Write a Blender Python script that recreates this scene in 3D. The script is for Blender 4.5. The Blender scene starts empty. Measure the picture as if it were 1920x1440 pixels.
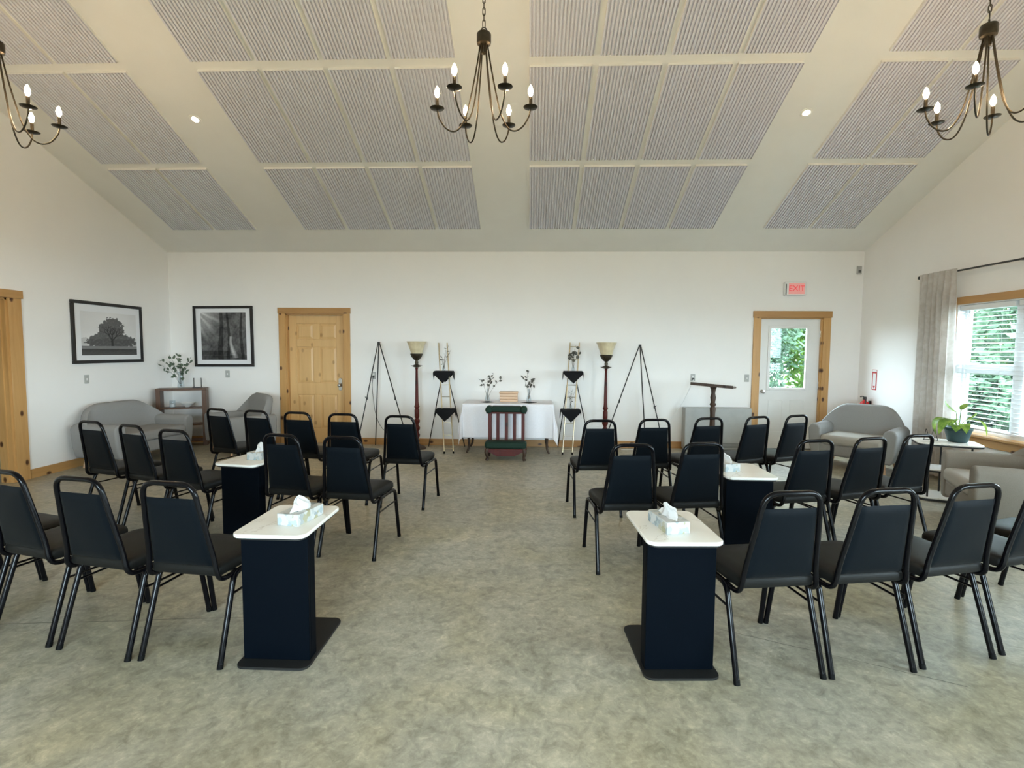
import bpy, math, random
from mathutils import Vector, Matrix, noise as mnoise
R = math.radians
random.seed(7)
S = bpy.context.scene
COL = S.collection

# ------------------------------------------------------------------ camera
F_PX = 964.05
YAW, PITCH, ROLL, EYE = -0.0369, -0.0653, 0.006, 1.5214
fw = Vector((math.sin(YAW) * math.cos(PITCH), math.cos(YAW) * math.cos(PITCH), math.sin(PITCH)))
rt0 = Vector((math.cos(YAW), -math.sin(YAW), 0)); up0 = rt0.cross(fw)
rt = rt0 * math.cos(ROLL) + up0 * math.sin(ROLL); up = -rt0 * math.sin(ROLL) + up0 * math.cos(ROLL)
cd = bpy.data.cameras.new('camera'); cam = bpy.data.objects.new('camera', cd); COL.objects.link(cam)
cd.sensor_fit = 'HORIZONTAL'; cd.sensor_width = 36; cd.lens = F_PX * 36 / 1920; cd.clip_start = .02; cd.clip_end = 200
cam.matrix_world = Matrix(((rt.x, up.x, -fw.x, 0), (rt.y, up.y, -fw.y, 0), (rt.z, up.z, -fw.z, EYE), (0, 0, 0, 1)))
S.camera = cam

# ------------------------------------------------------------------ world, exposure
SKY = (0.78, 0.89, 1.0); SKY_STRENGTH = 19.0
BULB_STRENGTH = 165.0; BULB_COL = (1.0, .70, .40)
EXPOSURE = 0.85
w = bpy.data.worlds.new('overcast_sky'); S.world = w; w.use_nodes = True
w.node_tree.nodes['Background'].inputs[0].default_value = (*SKY, 1)
w.node_tree.nodes['Background'].inputs[1].default_value = SKY_STRENGTH
sl = bpy.data.lights.new('sun', 'SUN'); sl.energy = 6; sl.angle = R(3); sl.color = (1, .93, .80)
sun = bpy.data.objects.new('sun', sl); COL.objects.link(sun); sun.rotation_euler = Vector((.62, -.03, -.78)).to_track_quat('-Z', 'Y').to_euler(); sun.location = (0, 0, 12)
vs = S.view_settings
vs.view_transform = 'Standard'; vs.look = 'None'; vs.gamma = 1; vs.use_curve_mapping = False; vs.exposure = EXPOSURE
S.cycles.max_bounces = 10; S.cycles.diffuse_bounces = 5; S.cycles.glossy_bounces = 4; S.cycles.transparent_max_bounces = 12
S.cycles.sample_clamp_indirect = 6.0; S.cycles.caustics_reflective = False; S.cycles.caustics_refractive = False
S.cycles.use_denoising = True; S.cycles.adaptive_threshold = .02

# room dimensions (metres, camera above the origin, +y towards the altar wall)
XL, XR, YB, YF, H, M = -5.809, 5.044, 8.107, -2.9, 3.05, .4126
RIDGE_Y = (YB + YF) / 2; RIDGE_Z = H + M * (YB - RIDGE_Y); WT = .15
# windows of the right wall (y0,y1,z0,z1) and of the wall behind the camera (x0,x1,z0,z1)
WIN_R = [(4.86, 6.33, .60, 2.09), (2.6, 3.5, .90, 2.1), (-1.9, 1.0, .60, 2.2)]
WIN_F = [(-2.4, 1.0, .70, 2.45)]
DOOR_L = (4.35, 5.52, 2.07)
DOOR1 = (-3.92, -2.977, 2.085)
DOOR2 = (3.52, 4.47, 2.05)

def portal(loc, rot, sx, sy):
    l = bpy.data.lights.new('sky_portal', 'AREA'); l.shape = 'RECTANGLE'; l.size = sx; l.size_y = sy
    l.cycles.is_portal = True
    o = bpy.data.objects.new('sky_portal', l); COL.objects.link(o); o.location = loc; o.rotation_euler = rot
for y0, y1, z0, z1 in WIN_R: portal((XR + WT + .02, (y0 + y1) / 2, (z0 + z1) / 2), (0, R(90), 0), z1 - z0, y1 - y0)
for x0, x1, z0, z1 in WIN_F: portal(((x0 + x1) / 2, YF - WT - .02, (z0 + z1) / 2), (R(90), 0, 0), x1 - x0, z1 - z0)
portal((3.98, YB + WT + .02, 1.42), (R(-90), 0, 0), .57, .94)

# ------------------------------------------------------------------ mesh helpers
def vadd(a, b): return (a[0] + b[0], a[1] + b[1], a[2] + b[2])
class MB:
    def __init__(s): s.v = []; s.f = []; s.m = []
    def add(s, vs_, fs, mi=0):
        o = len(s.v); s.v += [tuple(p) for p in vs_]
        for f in fs: s.f.append([i + o for i in f]); s.m.append(mi)
        return s
    def box(s, x0, x1, y0, y1, z0, z1, mi=0):
        return s.add([(x0,y0,z0),(x1,y0,z0),(x1,y1,z0),(x0,y1,z0),(x0,y0,z1),(x1,y0,z1),(x1,y1,z1),(x0,y1,z1)],
                     [(0,3,2,1),(4,5,6,7),(0,1,5,4),(1,2,6,5),(2,3,7,6),(3,0,4,7)], mi)
    def prism(s, poly, a, b, plane='xy', mi=0):
        n = len(poly)
        mp = {'xy': lambda p, t: (p[0], p[1], t), 'xz': lambda p, t: (p[0], t, p[1]), 'yz': lambda p, t: (t, p[0], p[1])}[plane]
        vs_ = [mp(p, a) for p in poly] + [mp(p, b) for p in poly]
        fs = [list(range(n))[::-1], list(range(n, 2 * n))] + [(i, (i + 1) % n, (i + 1) % n + n, i + n) for i in range(n)]
        return s.add(vs_, fs, mi)
    def tube(s, path, r, n=8, closed=False, mi=0):
        P = [Vector(p) for p in path]; k = len(P); rr = r if isinstance(r, (list, tuple)) else [r] * k
        vs_ = []; fs = []; prev = None
        for i, p in enumerate(P):
            if closed: t = (P[(i + 1) % k] - P[i - 1])
            else: t = (P[min(i + 1, k - 1)] - P[max(i - 1, 0)])
            t.normalize()
            if prev is None:
                a = Vector((0, 0, 1)) if abs(t.z) < .9 else Vector((1, 0, 0)); u = t.cross(a).normalized()
            else:
                u = (prev - t * prev.dot(t)).normalized()
            prev = u; q = t.cross(u)
            for j in range(n):
                an = 2 * math.pi * j / n; vs_.append(p + (u * math.cos(an) + q * math.sin(an)) * rr[i])
        for i in range(k if closed else k - 1):
            i2 = (i + 1) % k
            for j in range(n): fs.append((i * n + j, i * n + (j + 1) % n, i2 * n + (j + 1) % n, i2 * n + j))
        if not closed: fs += [list(range(n))[::-1], list(range((k - 1) * n, k * n))]
        return s.add(vs_, fs, mi)
    def lathe(s, prof, n=16, c=(0, 0, 0), mi=0, wob=None):
        vs_ = []; fs = []; k = len(prof)
        for i, (r, z) in enumerate(prof):
            for j in range(n):
                a = 2 * math.pi * j / n; rr = r if wob is None else r * wob(a, i / (k - 1))
                vs_.append((c[0] + rr * math.cos(a), c[1] + rr * math.sin(a), c[2] + z))
        for i in range(k - 1):
            for j in range(n): fs.append((i * n + j, i * n + (j + 1) % n, (i + 1) * n + (j + 1) % n, (i + 1) * n + j))
        if prof[0][0] > 1e-5: fs.append(list(range(n))[::-1])
        if prof[-1][0] > 1e-5: fs.append(list(range((k - 1) * n, k * n)))
        return s.add(vs_, fs, mi)
    def grid(s, fn, nu, nv, mi=0):
        vs_ = [fn(i / nu, j / nv) for j in range(nv + 1) for i in range(nu + 1)]
        fs = [(j * (nu + 1) + i, j * (nu + 1) + i + 1, (j + 1) * (nu + 1) + i + 1, (j + 1) * (nu + 1) + i) for j in range(nv) for i in range(nu)]
        return s.add(vs_, fs, mi)
    def move(s, d):
        s.v = [vadd(p, d) for p in s.v]; return s
    def xf(s, mat):
        s.v = [tuple(mat @ Vector(p)) for p in s.v]; return s
    def mesh(s, name, mats, smooth=None):
        me = bpy.data.meshes.new(name); me.from_pydata(s.v, [], s.f)
        for m in (mats if isinstance(mats, (list, tuple)) else [mats]): me.materials.append(m)
        me.polygons.foreach_set('material_index', s.m)
        if smooth is not None:
            me.polygons.foreach_set('use_smooth', [True] * len(s.f)); me.set_sharp_from_angle(angle=R(smooth))
        me.update(); return me
    def build(s, name, mats, parent=None, smooth=None, bevel=None, solid=None):
        o = bpy.data.objects.new(name, s.mesh(name, mats, smooth)); COL.objects.link(o)
        if parent: o.parent = parent
        if solid: md = o.modifiers.new('thickness', 'SOLIDIFY'); md.thickness = solid; md.offset = 0
        if bevel:
            md = o.modifiers.new('bevel', 'BEVEL'); md.width = bevel[0]; md.segments = bevel[1]; md.limit_method = 'ANGLE'; md.angle_limit = R(35)
            o.data.polygons.foreach_set('use_smooth', [True] * len(s.f)); o.data.set_sharp_from_angle(angle=R(70) if bevel[1] > 1 else R(35))
        return o
def tag(o, label=None, cat=None, group=None, kind=None):
    if label: o['label'] = label
    if cat: o['category'] = cat
    if group: o['group'] = group
    if kind: o['kind'] = kind
    return o
def thing(name, label, cat, loc=(0, 0, 0), rz=0, group=None):
    o = bpy.data.objects.new(name, None); COL.objects.link(o); o.location = loc; o.rotation_euler = (0, 0, rz); o.empty_display_size = .1
    return tag(o, label, cat, group)
def struct(name, mb, mats, parent=None, **k):
    o = mb.build(name, mats, parent, **k)
    if parent is None: o['kind'] = 'structure'
    return o
def copy_tree(o, parent=None):
    c = o.copy(); COL.objects.link(c)
    if parent is not None: c.parent = parent
    for ch in list(o.children): copy_tree(ch, c)
    return c
def dup(o, loc, rz, label):
    c = copy_tree(o); c.location = loc; c.rotation_euler = (0, 0, rz); c['label'] = label; return c
def inst(name, me, parent=None, loc=(0, 0, 0), rot=(0, 0, 0)):
    o = bpy.data.objects.new(name, me); COL.objects.link(o); o.location = loc; o.rotation_euler = rot
    if parent: o.parent = parent
    return o
def spline(pts, n=6):
    P = [Vector(p) for p in pts]; P = [P[0] * 2 - P[1]] + P + [P[-1] * 2 - P[-2]]; out = []
    for i in range(1, len(P) - 2):
        for k in range(n):
            t = k / n; a, b, c, d = P[i - 1], P[i], P[i + 1], P[i + 2]
            out.append(.5 * ((2 * b) + (c - a) * t + (2 * a - 5 * b + 4 * c - d) * t * t + (3 * b - 3 * c + d - a) * t ** 3))
    out.append(P[-2]); return out
def fillet(pts, rad, seg=5):
    P = [Vector(p) for p in pts]; out = [P[0]]
    for i in range(1, len(P) - 1):
        r_ = rad[i - 1] if isinstance(rad, (list, tuple)) else rad
        a = (P[i - 1] - P[i]); b = (P[i + 1] - P[i]); d = min(r_, a.length * .49, b.length * .49)
        A = P[i] + a.normalized() * d; B = P[i] + b.normalized() * d
        for k in range(seg + 1):
            t = k / seg; out.append(A * (1 - t) ** 2 + P[i] * 2 * t * (1 - t) + B * t * t)
    out.append(P[-1]); return out
def rrect(x0, x1, y0, y1, r, seg=5):
    out = []
    for cx, cy, a0 in ((x1 - r, y1 - r, 0), (x0 + r, y1 - r, 90), (x0 + r, y0 + r, 180), (x1 - r, y0 + r, 270)):
        for k in range(seg + 1):
            a = R(a0 + 90 * k / seg); out.append((cx + r * math.cos(a), cy + r * math.sin(a)))
    return out
def text_mb(txt, size, extrude=.001):
    cu = bpy.data.curves.new('lettering', 'FONT'); cu.body = txt; cu.size = size; cu.extrude = extrude; cu.align_x = 'CENTER'; cu.align_y = 'CENTER'; cu.resolution_u = 2
    o = bpy.data.objects.new('lettering', cu); COL.objects.link(o)
    dg = bpy.context.evaluated_depsgraph_get(); me = bpy.data.meshes.new_from_object(o.evaluated_get(dg))
    mb = MB().add([v.co[:] for v in me.vertices], [list(p.vertices) for p in me.polygons])
    bpy.data.objects.remove(o); bpy.data.meshes.remove(me); return mb

# ------------------------------------------------------------------ materials
MATS = {}
def base(name, col, rough=.5, metal=0, spec=.5):
    m = bpy.data.materials.new(name); m.use_nodes = True; nt = m.node_tree; b = nt.nodes['Principled BSDF']
    b.inputs['Base Color'].default_value = (*col, 1); b.inputs['Roughness'].default_value = rough
    b.inputs['Metallic'].default_value = metal; b.inputs['Specular IOR Level'].default_value = spec
    MATS[name] = m; return m, nt, b
def node(nt, typ, **k):
    n = nt.nodes.new(typ)
    for a, v in k.items(): setattr(n, a, v)
    return n
def ramp(nt, fac, stops):
    r = node(nt, 'ShaderNodeValToRGB'); e = r.color_ramp.elements
    while len(e) < len(stops): e.new(.5)
    for i, (p, c) in enumerate(stops): e[i].position = p; e[i].color = (*c, 1)
    nt.links.new(fac, r.inputs[0]); return r.outputs[0]
def noise_tex(nt, scale, detail=4, rough=.5, vec=None, stretch=None, dist=0):
    n = node(nt, 'ShaderNodeTexNoise'); n.inputs['Scale'].default_value = scale; n.inputs['Detail'].default_value = detail; n.inputs['Roughness'].default_value = rough
    n.inputs['Distortion'].default_value = dist
    if vec is None:
        tc = node(nt, 'ShaderNodeTexCoord'); vec = tc.outputs['Object']
    if stretch:
        mp = node(nt, 'ShaderNodeMapping'); mp.inputs['Scale'].default_value = stretch; nt.links.new(vec, mp.inputs[0]); vec = mp.outputs[0]
    nt.links.new(vec, n.inputs['Vector']); return n.outputs['Fac']
def bump(nt, b, h, strength, dist=.01):
    bp = node(nt, 'ShaderNodeBump'); bp.inputs['Strength'].default_value = strength; bp.inputs['Distance'].default_value = dist
    nt.links.new(h, bp.inputs['Height']); nt.links.new(bp.outputs[0], b.inputs['Normal'])
def sheen(m, w_, tint):
    b = m.node_tree.nodes['Principled BSDF']; b.inputs['Sheen Weight'].default_value = w_; b.inputs['Sheen Roughness'].default_value = .45; b.inputs['Sheen Tint'].default_value = (*tint, 1)
def mottled(name, c1, c2, scale, rough=.5, metal=0, spec=.5, bumpv=0, stretch=None, detail=4, lo=.35, hi=.65):
    m, nt, b = base(name, c1, rough, metal, spec); f = noise_tex(nt, scale, detail, .55, stretch=stretch)
    nt.links.new(ramp(nt, f, [(lo, c1), (hi, c2)]), b.inputs['Base Color'])
    if bumpv: bump(nt, b, f, bumpv, .003)
    return m
WALL = mottled('painted_drywall', (.88, .855, .83), (.89, .865, .84), 3, .75, spec=.25)
CEIL = mottled('ceiling_paint', (.85, .83, .79), (.87, .85, .81), 3, .8, spec=.2)
PANEL = mottled('acoustic_felt', (.71, .70, .755), (.76, .75, .805), 60, .9, spec=.1)
PANEL_EDGE = mottled('acoustic_panel_edge', (.84, .82, .79), (.87, .85, .82), 30, .8, spec=.1)
def pine(name, c1, c2, c3, axis, scale=9):
    m, nt, b = base(name, c1, .42)
    st = {'z': (1, 1, .07), 'x': (.07, 1, 1), 'y': (1, .07, 1)}[axis]
    tc = node(nt, 'ShaderNodeTexCoord')
    f = noise_tex(nt, scale, 5, .6, vec=tc.outputs['Object'], stretch=st, dist=.6)
    colr = ramp(nt, f, [(.3, c1), (.5, c2), (.72, c1)])
    vo = node(nt, 'ShaderNodeTexVoronoi', voronoi_dimensions='2D'); vo.inputs['Scale'].default_value = 3.9
    sx = node(nt, 'ShaderNodeSeparateXYZ'); nt.links.new(tc.outputs['Object'], sx.inputs[0]); cb = node(nt, 'ShaderNodeCombineXYZ')
    ia, ib, il = {'z': (0, 1, 2), 'x': (1, 2, 0), 'y': (0, 2, 1)}[axis]
    ad = node(nt, 'ShaderNodeMath', operation='ADD'); nt.links.new(sx.outputs[ia], ad.inputs[0]); nt.links.new(sx.outputs[ib], ad.inputs[1])
    ml_ = node(nt, 'ShaderNodeMath', operation='MULTIPLY'); nt.links.new(sx.outputs[il], ml_.inputs[0]); ml_.inputs[1].default_value = .62
    nt.links.new(ad.outputs[0], cb.inputs[0]); nt.links.new(ml_.outputs[0], cb.inputs[1]); nt.links.new(cb.outputs[0], vo.inputs['Vector'])
    k = ramp(nt, vo.outputs['Distance'], [(.05, (1, 1, 1)), (.10, (0, 0, 0))])
    mx = node(nt, 'ShaderNodeMix', data_type='RGBA'); nt.links.new(k, mx.inputs[0]); nt.links.new(colr, mx.inputs[6]); mx.inputs[7].default_value = (*c3, 1)
    nt.links.new(mx.outputs[2], b.inputs['Base Color']); bump(nt, b, f, .08, .002); return m
PINE_Z = pine('knotty_pine_upright', (.47, .245, .078), (.56, .315, .115), (.08, .028, .010), 'z')
PINE_X = pine('knotty_pine_level', (.37, .185, .058), (.45, .24, .085), (.08, .028, .010), 'x')
PINE_Y = pine('knotty_pine_run', (.40, .205, .065), (.48, .265, .095), (.08, .028, .010), 'y')
DOORP = pine('clear_pine_door', (.62, .37, .15), (.70, .44, .19), (.45, .26, .10), 'z', 7)
def concrete():
    m, nt, b = base('polished_concrete', (.3, .29, .25), .4)
    big = noise_tex(nt, .55, 6, .62, dist=.8); mid = noise_tex(nt, 2.3, 10, .74, dist=1.6); fine = noise_tex(nt, 13, 8, .72, dist=.6); patch = noise_tex(nt, 1.1, 3, .5, dist=.4)
    fleck = noise_tex(nt, 34, 4, .6, dist=.8)
    c1 = ramp(nt, big, [(.30, (.300, .272, .205)), (.5, (.385, .355, .278)), (.70, (.455, .425, .345))])
    c2 = ramp(nt, mid, [(.28, (.63, .61, .57)), (.44, (.93, .93, .91)), (.56, (1.03, 1.02, 1.01)), (.72, (1.32, 1.30, 1.27))])
    c3 = ramp(nt, fine, [(.28, (.58, .58, .56)), (.5, (1.0, 1.0, 1.0)), (.72, (1.30, 1.29, 1.27))])
    c4 = ramp(nt, fleck, [(.30, (.86, .86, .85)), (.55, (1.0, 1.0, 1.0)), (.70, (1.22, 1.22, 1.20))])
    c5 = ramp(nt, patch, [(.36, (1.0, .965, .86)), (.52, (1.0, 1.0, 1.0)), (.66, (.98, 1.0, 1.04))])
    def mul(a, b_):
        x = node(nt, 'ShaderNodeMix', data_type='RGBA', blend_type='MULTIPLY'); x.inputs[0].default_value = 1
        nt.links.new(a, x.inputs[6]); nt.links.new(b_, x.inputs[7]); return x.outputs[2]
    nt.links.new(mul(mul(mul(mul(c1, c2), c3), c4), c5), b.inputs['Base Color'])
    rr = node(nt, 'ShaderNodeMapRange'); rr.inputs[3].default_value = .28; rr.inputs[4].default_value = .52; nt.links.new(mid, rr.inputs[0]); nt.links.new(rr.outputs[0], b.inputs['Roughness'])
    bump(nt, b, fine, .06, .003); b.inputs['Specular IOR Level'].default_value = .45
    return m
CONC = concrete()
CRACK = mottled('concrete_crack_fill', (.44, .42, .35), (.36, .34, .28), 12, .7)
JOINT = mottled('concrete_joint', (.16, .15, .12), (.2, .19, .15), 12, .8)
VINYL = mottled('black_vinyl', (.0014, .0034, .0056), (.0024, .0048, .0075), 420, .5, spec=.08, bumpv=.25)
MATS['black_vinyl'] = VINYL; sheen(VINYL, .05, (1, .93, .80))
VINYL_LIT = mottled('black_vinyl_lit_seat', (.0085, .0085, .0078), (.0115, .0115, .0105), 420, .45, spec=.16, bumpv=.25)  # same black vinyl as the backs; ceiling reflection on seats painted in as lighter colour
TUBE = base('gloss_black_steel', (.0025, .0025, .0035), .15, 0, .2)[0]
RUBBER = base('black_rubber', (.003, .003, .003), .6, 0, .1)[0]
NAVY = mottled('black_laminate', (.0006, .0020, .0044), (.0011, .0028, .0056), 220, .55, spec=.05, bumpv=.1)
BASEPL = mottled('black_powder_coat', (.010, .010, .010), (.015, .015, .014), 300, .5, spec=.4)
def marble():
    m, nt, b = base('white_marble', (.8, .78, .74), .22)
    f = noise_tex(nt, 2.6, 8, .6, dist=2.2)
    nt.links.new(ramp(nt, f, [(.42, (.92, .90, .85)), (.60, (.91, .89, .84)), (.612, (.62, .57, .50)), (.624, (.91, .89, .84)), (.7, (.93, .91, .87))]), b.inputs['Base Color']); return m
MARBLE = marble()
FABRIC = mottled('grey_upholstery', (.27, .265, .26), (.31, .305, .30), 260, .9, spec=.15, bumpv=.25)
FABRIC2 = mottled('taupe_upholstery', (.235, .21, .18), (.275, .247, .215), 260, .9, spec=.15, bumpv=.25)
CUSH = mottled('oatmeal_upholstery', (.38, .355, .315), (.42, .395, .355), 260, .9, spec=.15, bumpv=.2)
WALNUT = pine('walnut_stain', (.095, .052, .034), (.135, .075, .048), (.05, .02, .01), 'z', 14)
CHERRY = pine('cherry_stain', (.062, .010, .008), (.095, .016, .012), (.03, .008, .006), 'z', 16)
BROWNW = pine('dark_brown_wood', (.045, .028, .020), (.07, .044, .031), (.02, .010, .007), 'z', 16)
for _w in (CHERRY, BROWNW, WALNUT): _w.node_tree.nodes['Principled BSDF'].inputs['Specular IOR Level'].default_value = .22
GREENV = mottled('dark_green_velvet', (.006, .022, .014), (.010, .034, .022), 200, .75, spec=.3)
BOXWOOD = pine('pale_maple', (.58, .36, .21), (.66, .44, .28), (.45, .25, .14), 'x', 14)
LINEN = mottled('white_linen', (.80, .79, .83), (.85, .84, .88), 90, .85, spec=.15, bumpv=.15)
BLACKC = mottled('black_napkin', (.008, .008, .009), (.013, .013, .014), 300, .9, spec=.15)
GOLD = mottled('champagne_metal', (.62, .54, .38), (.70, .62, .46), 20, .28, 1)
BLACKM = base('black_iron', (.012, .011, .010), .38)[0]
BRONZE = mottled('antique_bronze', (.035, .028, .018), (.07, .055, .032), 40, .45, .6)
CHAND = mottled('dark_bronze', (.040, .033, .022), (.055, .046, .032), 30, .35, .7)
SHADE = mottled('cream_glass', (.62, .52, .33), (.72, .62, .42), 14, .35)
CHROME = base('satin_nickel', (.55, .53, .50), .25, 1)[0]
GREYPL = mottled('grey_plastic', (.42, .42, .40), (.45, .45, .43), 20, .5)
HEATER = mottled('grey_enamel', (.40, .40, .385), (.43, .43, .41), 10, .5)
DARKGR = base('dark_grille', (.12, .125, .12), .6)[0]
WHITEP = mottled('white_door_paint', (.78, .77, .75), (.80, .79, .77), 6, .4)
VINYLW = mottled('white_vinyl_frame', (.80, .81, .82), (.83, .84, .85), 6, .35)
def thin(name, col, trans=.4, rough=.8, scale=8, col2=None):
    m, nt, b = base(name, col, rough, spec=.15)
    f = noise_tex(nt, scale, 4, .6); c = ramp(nt, f, [(.4, col), (.6, col2 or col)]); nt.links.new(c, b.inputs['Base Color'])
    t = node(nt, 'ShaderNodeBsdfTranslucent'); nt.links.new(c, t.inputs[0]); x = node(nt, 'ShaderNodeMixShader'); x.inputs[0].default_value = trans
    nt.links.new(b.outputs[0], x.inputs[1]); nt.links.new(t.outputs[0], x.inputs[2]); nt.links.new(x.outputs[0], nt.nodes['Material Output'].inputs[0]); return m
SLAT = thin('white_blind_slat', (.72, .74, .74), .15, .4, 6, (.75, .77, .77))
CURT = thin('sheer_patterned_curtain', (.64, .595, .55), .5, .9, 16, (.71, .675, .64))
LEAF = thin('eucalyptus_leaf', (.11, .15, .10), .25, .55, 30, (.17, .21, .15))
LEAFD = thin('dried_leaf', (.10, .098, .085), .2, .6, 30, (.16, .155, .135))
POTHOS = thin('pothos_leaf', (.14, .24, .045), .35, .4, 18, (.30, .42, .08))
TREELEAF = thin('tree_leaf', (.055, .13, .025), .5, .6, 1.2, (.15, .25, .05))
TREELEAF2 = thin('pale_tree_leaf', (.06, .11, .065), .5, .6, 1.2, (.12, .18, .12))
BARK = mottled('tree_bark', (.12, .09, .06), (.2, .16, .11), 12, .9)
LAWN = mottled('pale_gravel_drive', (.05, .058, .04), (.075, .08, .06), 3, .95)
TEAL = mottled('teal_plastic_pot', (.010, .040, .046), (.013, .048, .054), 6, .4)
SOIL = mottled('potting_soil', (.03, .02, .013), (.06, .04, .026), 60, .95)
RED = base('red_enamel', (.55, .02, .02), .3)[0]
REDP = base('sign_red', (.50, .05, .05), .5)[0]
WHITEPL = base('white_plastic', (.80, .79, .77), .4)[0]
PAPER = thin('tissue_paper', (.88, .88, .88), .3, .9)
def tissuebox():
    m, nt, b = base('tissue_box_print', (.8, .8, .8), .6)
    vo = node(nt, 'ShaderNodeTexVoronoi'); vo.inputs['Scale'].default_value = 34; vo.distance = 'MANHATTAN'
    tc = node(nt, 'ShaderNodeTexCoord'); nt.links.new(tc.outputs['Object'], vo.inputs['Vector'])
    sp = node(nt, 'ShaderNodeSeparateColor'); nt.links.new(vo.outputs['Color'], sp.inputs[0])
    nt.links.new(ramp(nt, sp.outputs[0], [(.2, (.56, .57, .56)), (.40, (.33, .41, .44)), (.55, (.58, .58, .56)), (.72, (.18, .25, .29)), (.80, (.54, .54, .51)), (.92, (.38, .36, .23))]), b.inputs['Base Color']); return m
TISSUEBOX = tissuebox()
def glass(name, tint=(1, 1, 1), refl=.06):
    m = bpy.data.materials.new(name); m.use_nodes = True; nt = m.node_tree; nt.nodes.clear()
    o = node(nt, 'ShaderNodeOutputMaterial'); t = node(nt, 'ShaderNodeBsdfTransparent'); t.inputs[0].default_value = (*tint, 1)
    g = node(nt, 'ShaderNodeBsdfGlossy'); g.inputs['Roughness'].default_value = .03; fc = node(nt, 'ShaderNodeLayerWeight'); pw = node(nt, 'ShaderNodeMath', operation='POWER'); nt.links.new(fc.outputs['Facing'], pw.inputs[0]); pw.inputs[1].default_value = 4; lw = node(nt, 'ShaderNodeMath', operation='MULTIPLY_ADD'); nt.links.new(pw.outputs[0], lw.inputs[0]); lw.inputs[1].default_value = .30; lw.inputs[2].default_value = refl * .35
    x = node(nt, 'ShaderNodeMixShader'); nt.links.new(lw.outputs[0], x.inputs[0]); nt.links.new(t.outputs[0], x.inputs[1]); nt.links.new(g.outputs[0], x.inputs[2]); nt.links.new(x.outputs[0], o.inputs[0]); return m
PANE = glass('window_glass', (.93, .99, .99)); VASEG = glass('clear_vase_glass', (.84, .88, .90))
def emit(name, col, st):
    m = bpy.data.materials.new(name); m.use_nodes = True; nt = m.node_tree; nt.nodes.clear()
    o = node(nt, 'ShaderNodeOutputMaterial'); e = node(nt, 'ShaderNodeEmission'); e.inputs[0].default_value = (*col, 1); e.inputs[1].default_value = st; nt.links.new(e.outputs[0], o.inputs[0]); return m
BULB = emit('lit_flame_bulb', BULB_COL, BULB_STRENGTH)
DOWNL = emit('lit_downlight', (1, .84, .58), 14)
SIDEL = emit('added_side_room_glow', (1, .80, .55), 10)  # glow for the unseen lamp added in the side room
def exitface():
    m, nt, b = base('lit_exit_face', (.75, .36, .34), .5); b.inputs['Emission Color'].default_value = (1, .35, .30, 1); b.inputs['Emission Strength'].default_value = .12; return m
EXITF = exitface()
def exitletter():
    m, nt, b = base('lit_exit_letter', (.6, .06, .07), .5); b.inputs['Emission Color'].default_value = (1, .04, .06, 1); b.inputs['Emission Strength'].default_value = .25; return m
EXITL = exitletter()
def vcol(name):
    m, nt, b = base(name, (.5, .5, .5), .5, spec=.2); a = node(nt, 'ShaderNodeVertexColor'); a.layer_name = 'print'; nt.links.new(a.outputs[0], b.inputs['Base Color']); return m
PRINT = vcol('photographic_print')
MATB = base('white_mat_board', (.80, .80, .82), .8)[0]
FRAMEB = base('black_picture_frame', (.012, .011, .011), .35)[0]

# ------------------------------------------------------------------ the room shell
floor = struct('floor', MB().box(XL - 3.2, XR + WT, YF - WT, YB + WT, -.12, 0), CONC)
def ribbon(pts, wid, z=.0012):
    P = [Vector((p[0], p[1], z)) for p in pts]; v = []
    for i, p in enumerate(P):
        t = (P[min(i + 1, len(P) - 1)] - P[max(i - 1, 0)]).normalized(); n_ = Vector((-t.y, t.x, 0)) * wid * (.5 + random.random() * .5); v += [p + n_, p - n_]
    return MB().add(v, [(2 * i, 2 * i + 1, 2 * i + 3, 2 * i + 2) for i in range(len(P) - 1)])
def jag(a, b, n, amp):
    return [(a[0] + (b[0] - a[0]) * i / n + random.uniform(-amp, amp), a[1] + (b[1] - a[1]) * i / n + random.uniform(-amp, amp)) for i in range(n + 1)]
ribbon(jag((-2.46, 2.1), (-2.2, 2.75), 14, .008), .0022).build('crack', CRACK, floor)
ribbon(jag((-3.0, 2.62), (-1.5, 2.78), 10, .003), .003).build('crack', JOINT, floor)
ribbon(jag((1.05, 2.77), (2.0, 2.33), 10, .003), .003).build('crack', JOINT, floor)
ribbon(jag((-1.2, 5.2), (1.0, 4.9), 20, .015), .0025).build('crack', CRACK, floor)

def wall_pieces(mb, u0, u1, top, holes, emit_box):
    # vertical strips between openings; top(u) gives the wall's height
    cuts = sorted({u0, u1} | {h[0] for h in holes} | {h[1] for h in holes})
    for a, b in zip(cuts, cuts[1:]):
        hs = [h for h in holes if h[0] <= a + 1e-6 and h[1] >= b - 1e-6]
        if not hs: emit_box(a, b, 0, None)
        else:
            h = hs[0]
            if h[2] > 0: emit_box(a, b, 0, h[2])
            emit_box(a, b, h[3], None)
mb = MB(); wall_pieces(mb, XL, XR, None, [(DOOR1[0], DOOR1[1], 0, DOOR1[2]), (DOOR2[0], DOOR2[1], 0, DOOR2[2])], lambda a, b, z0, z1: mb.box(a, b, YB, YB + WT, z0, z1 if z1 else H + .2))
wall_back = struct('wall_back', mb, WALL)
mb = MB(); wall_pieces(mb, XL, XR, None, [(a, b, c, d) for a, b, c, d in WIN_F], lambda a, b, z0, z1: mb.box(a, b, YF - WT, YF, z0, z1 if z1 else H + .2))
wall_front = struct('wall_front', mb, WALL)
def gable(mb, x0, x1):
    mb.prism([(YF - WT, H), (YB + WT, H), (RIDGE_Y, RIDGE_Z + .12)], x0, x1, 'yz')
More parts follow.
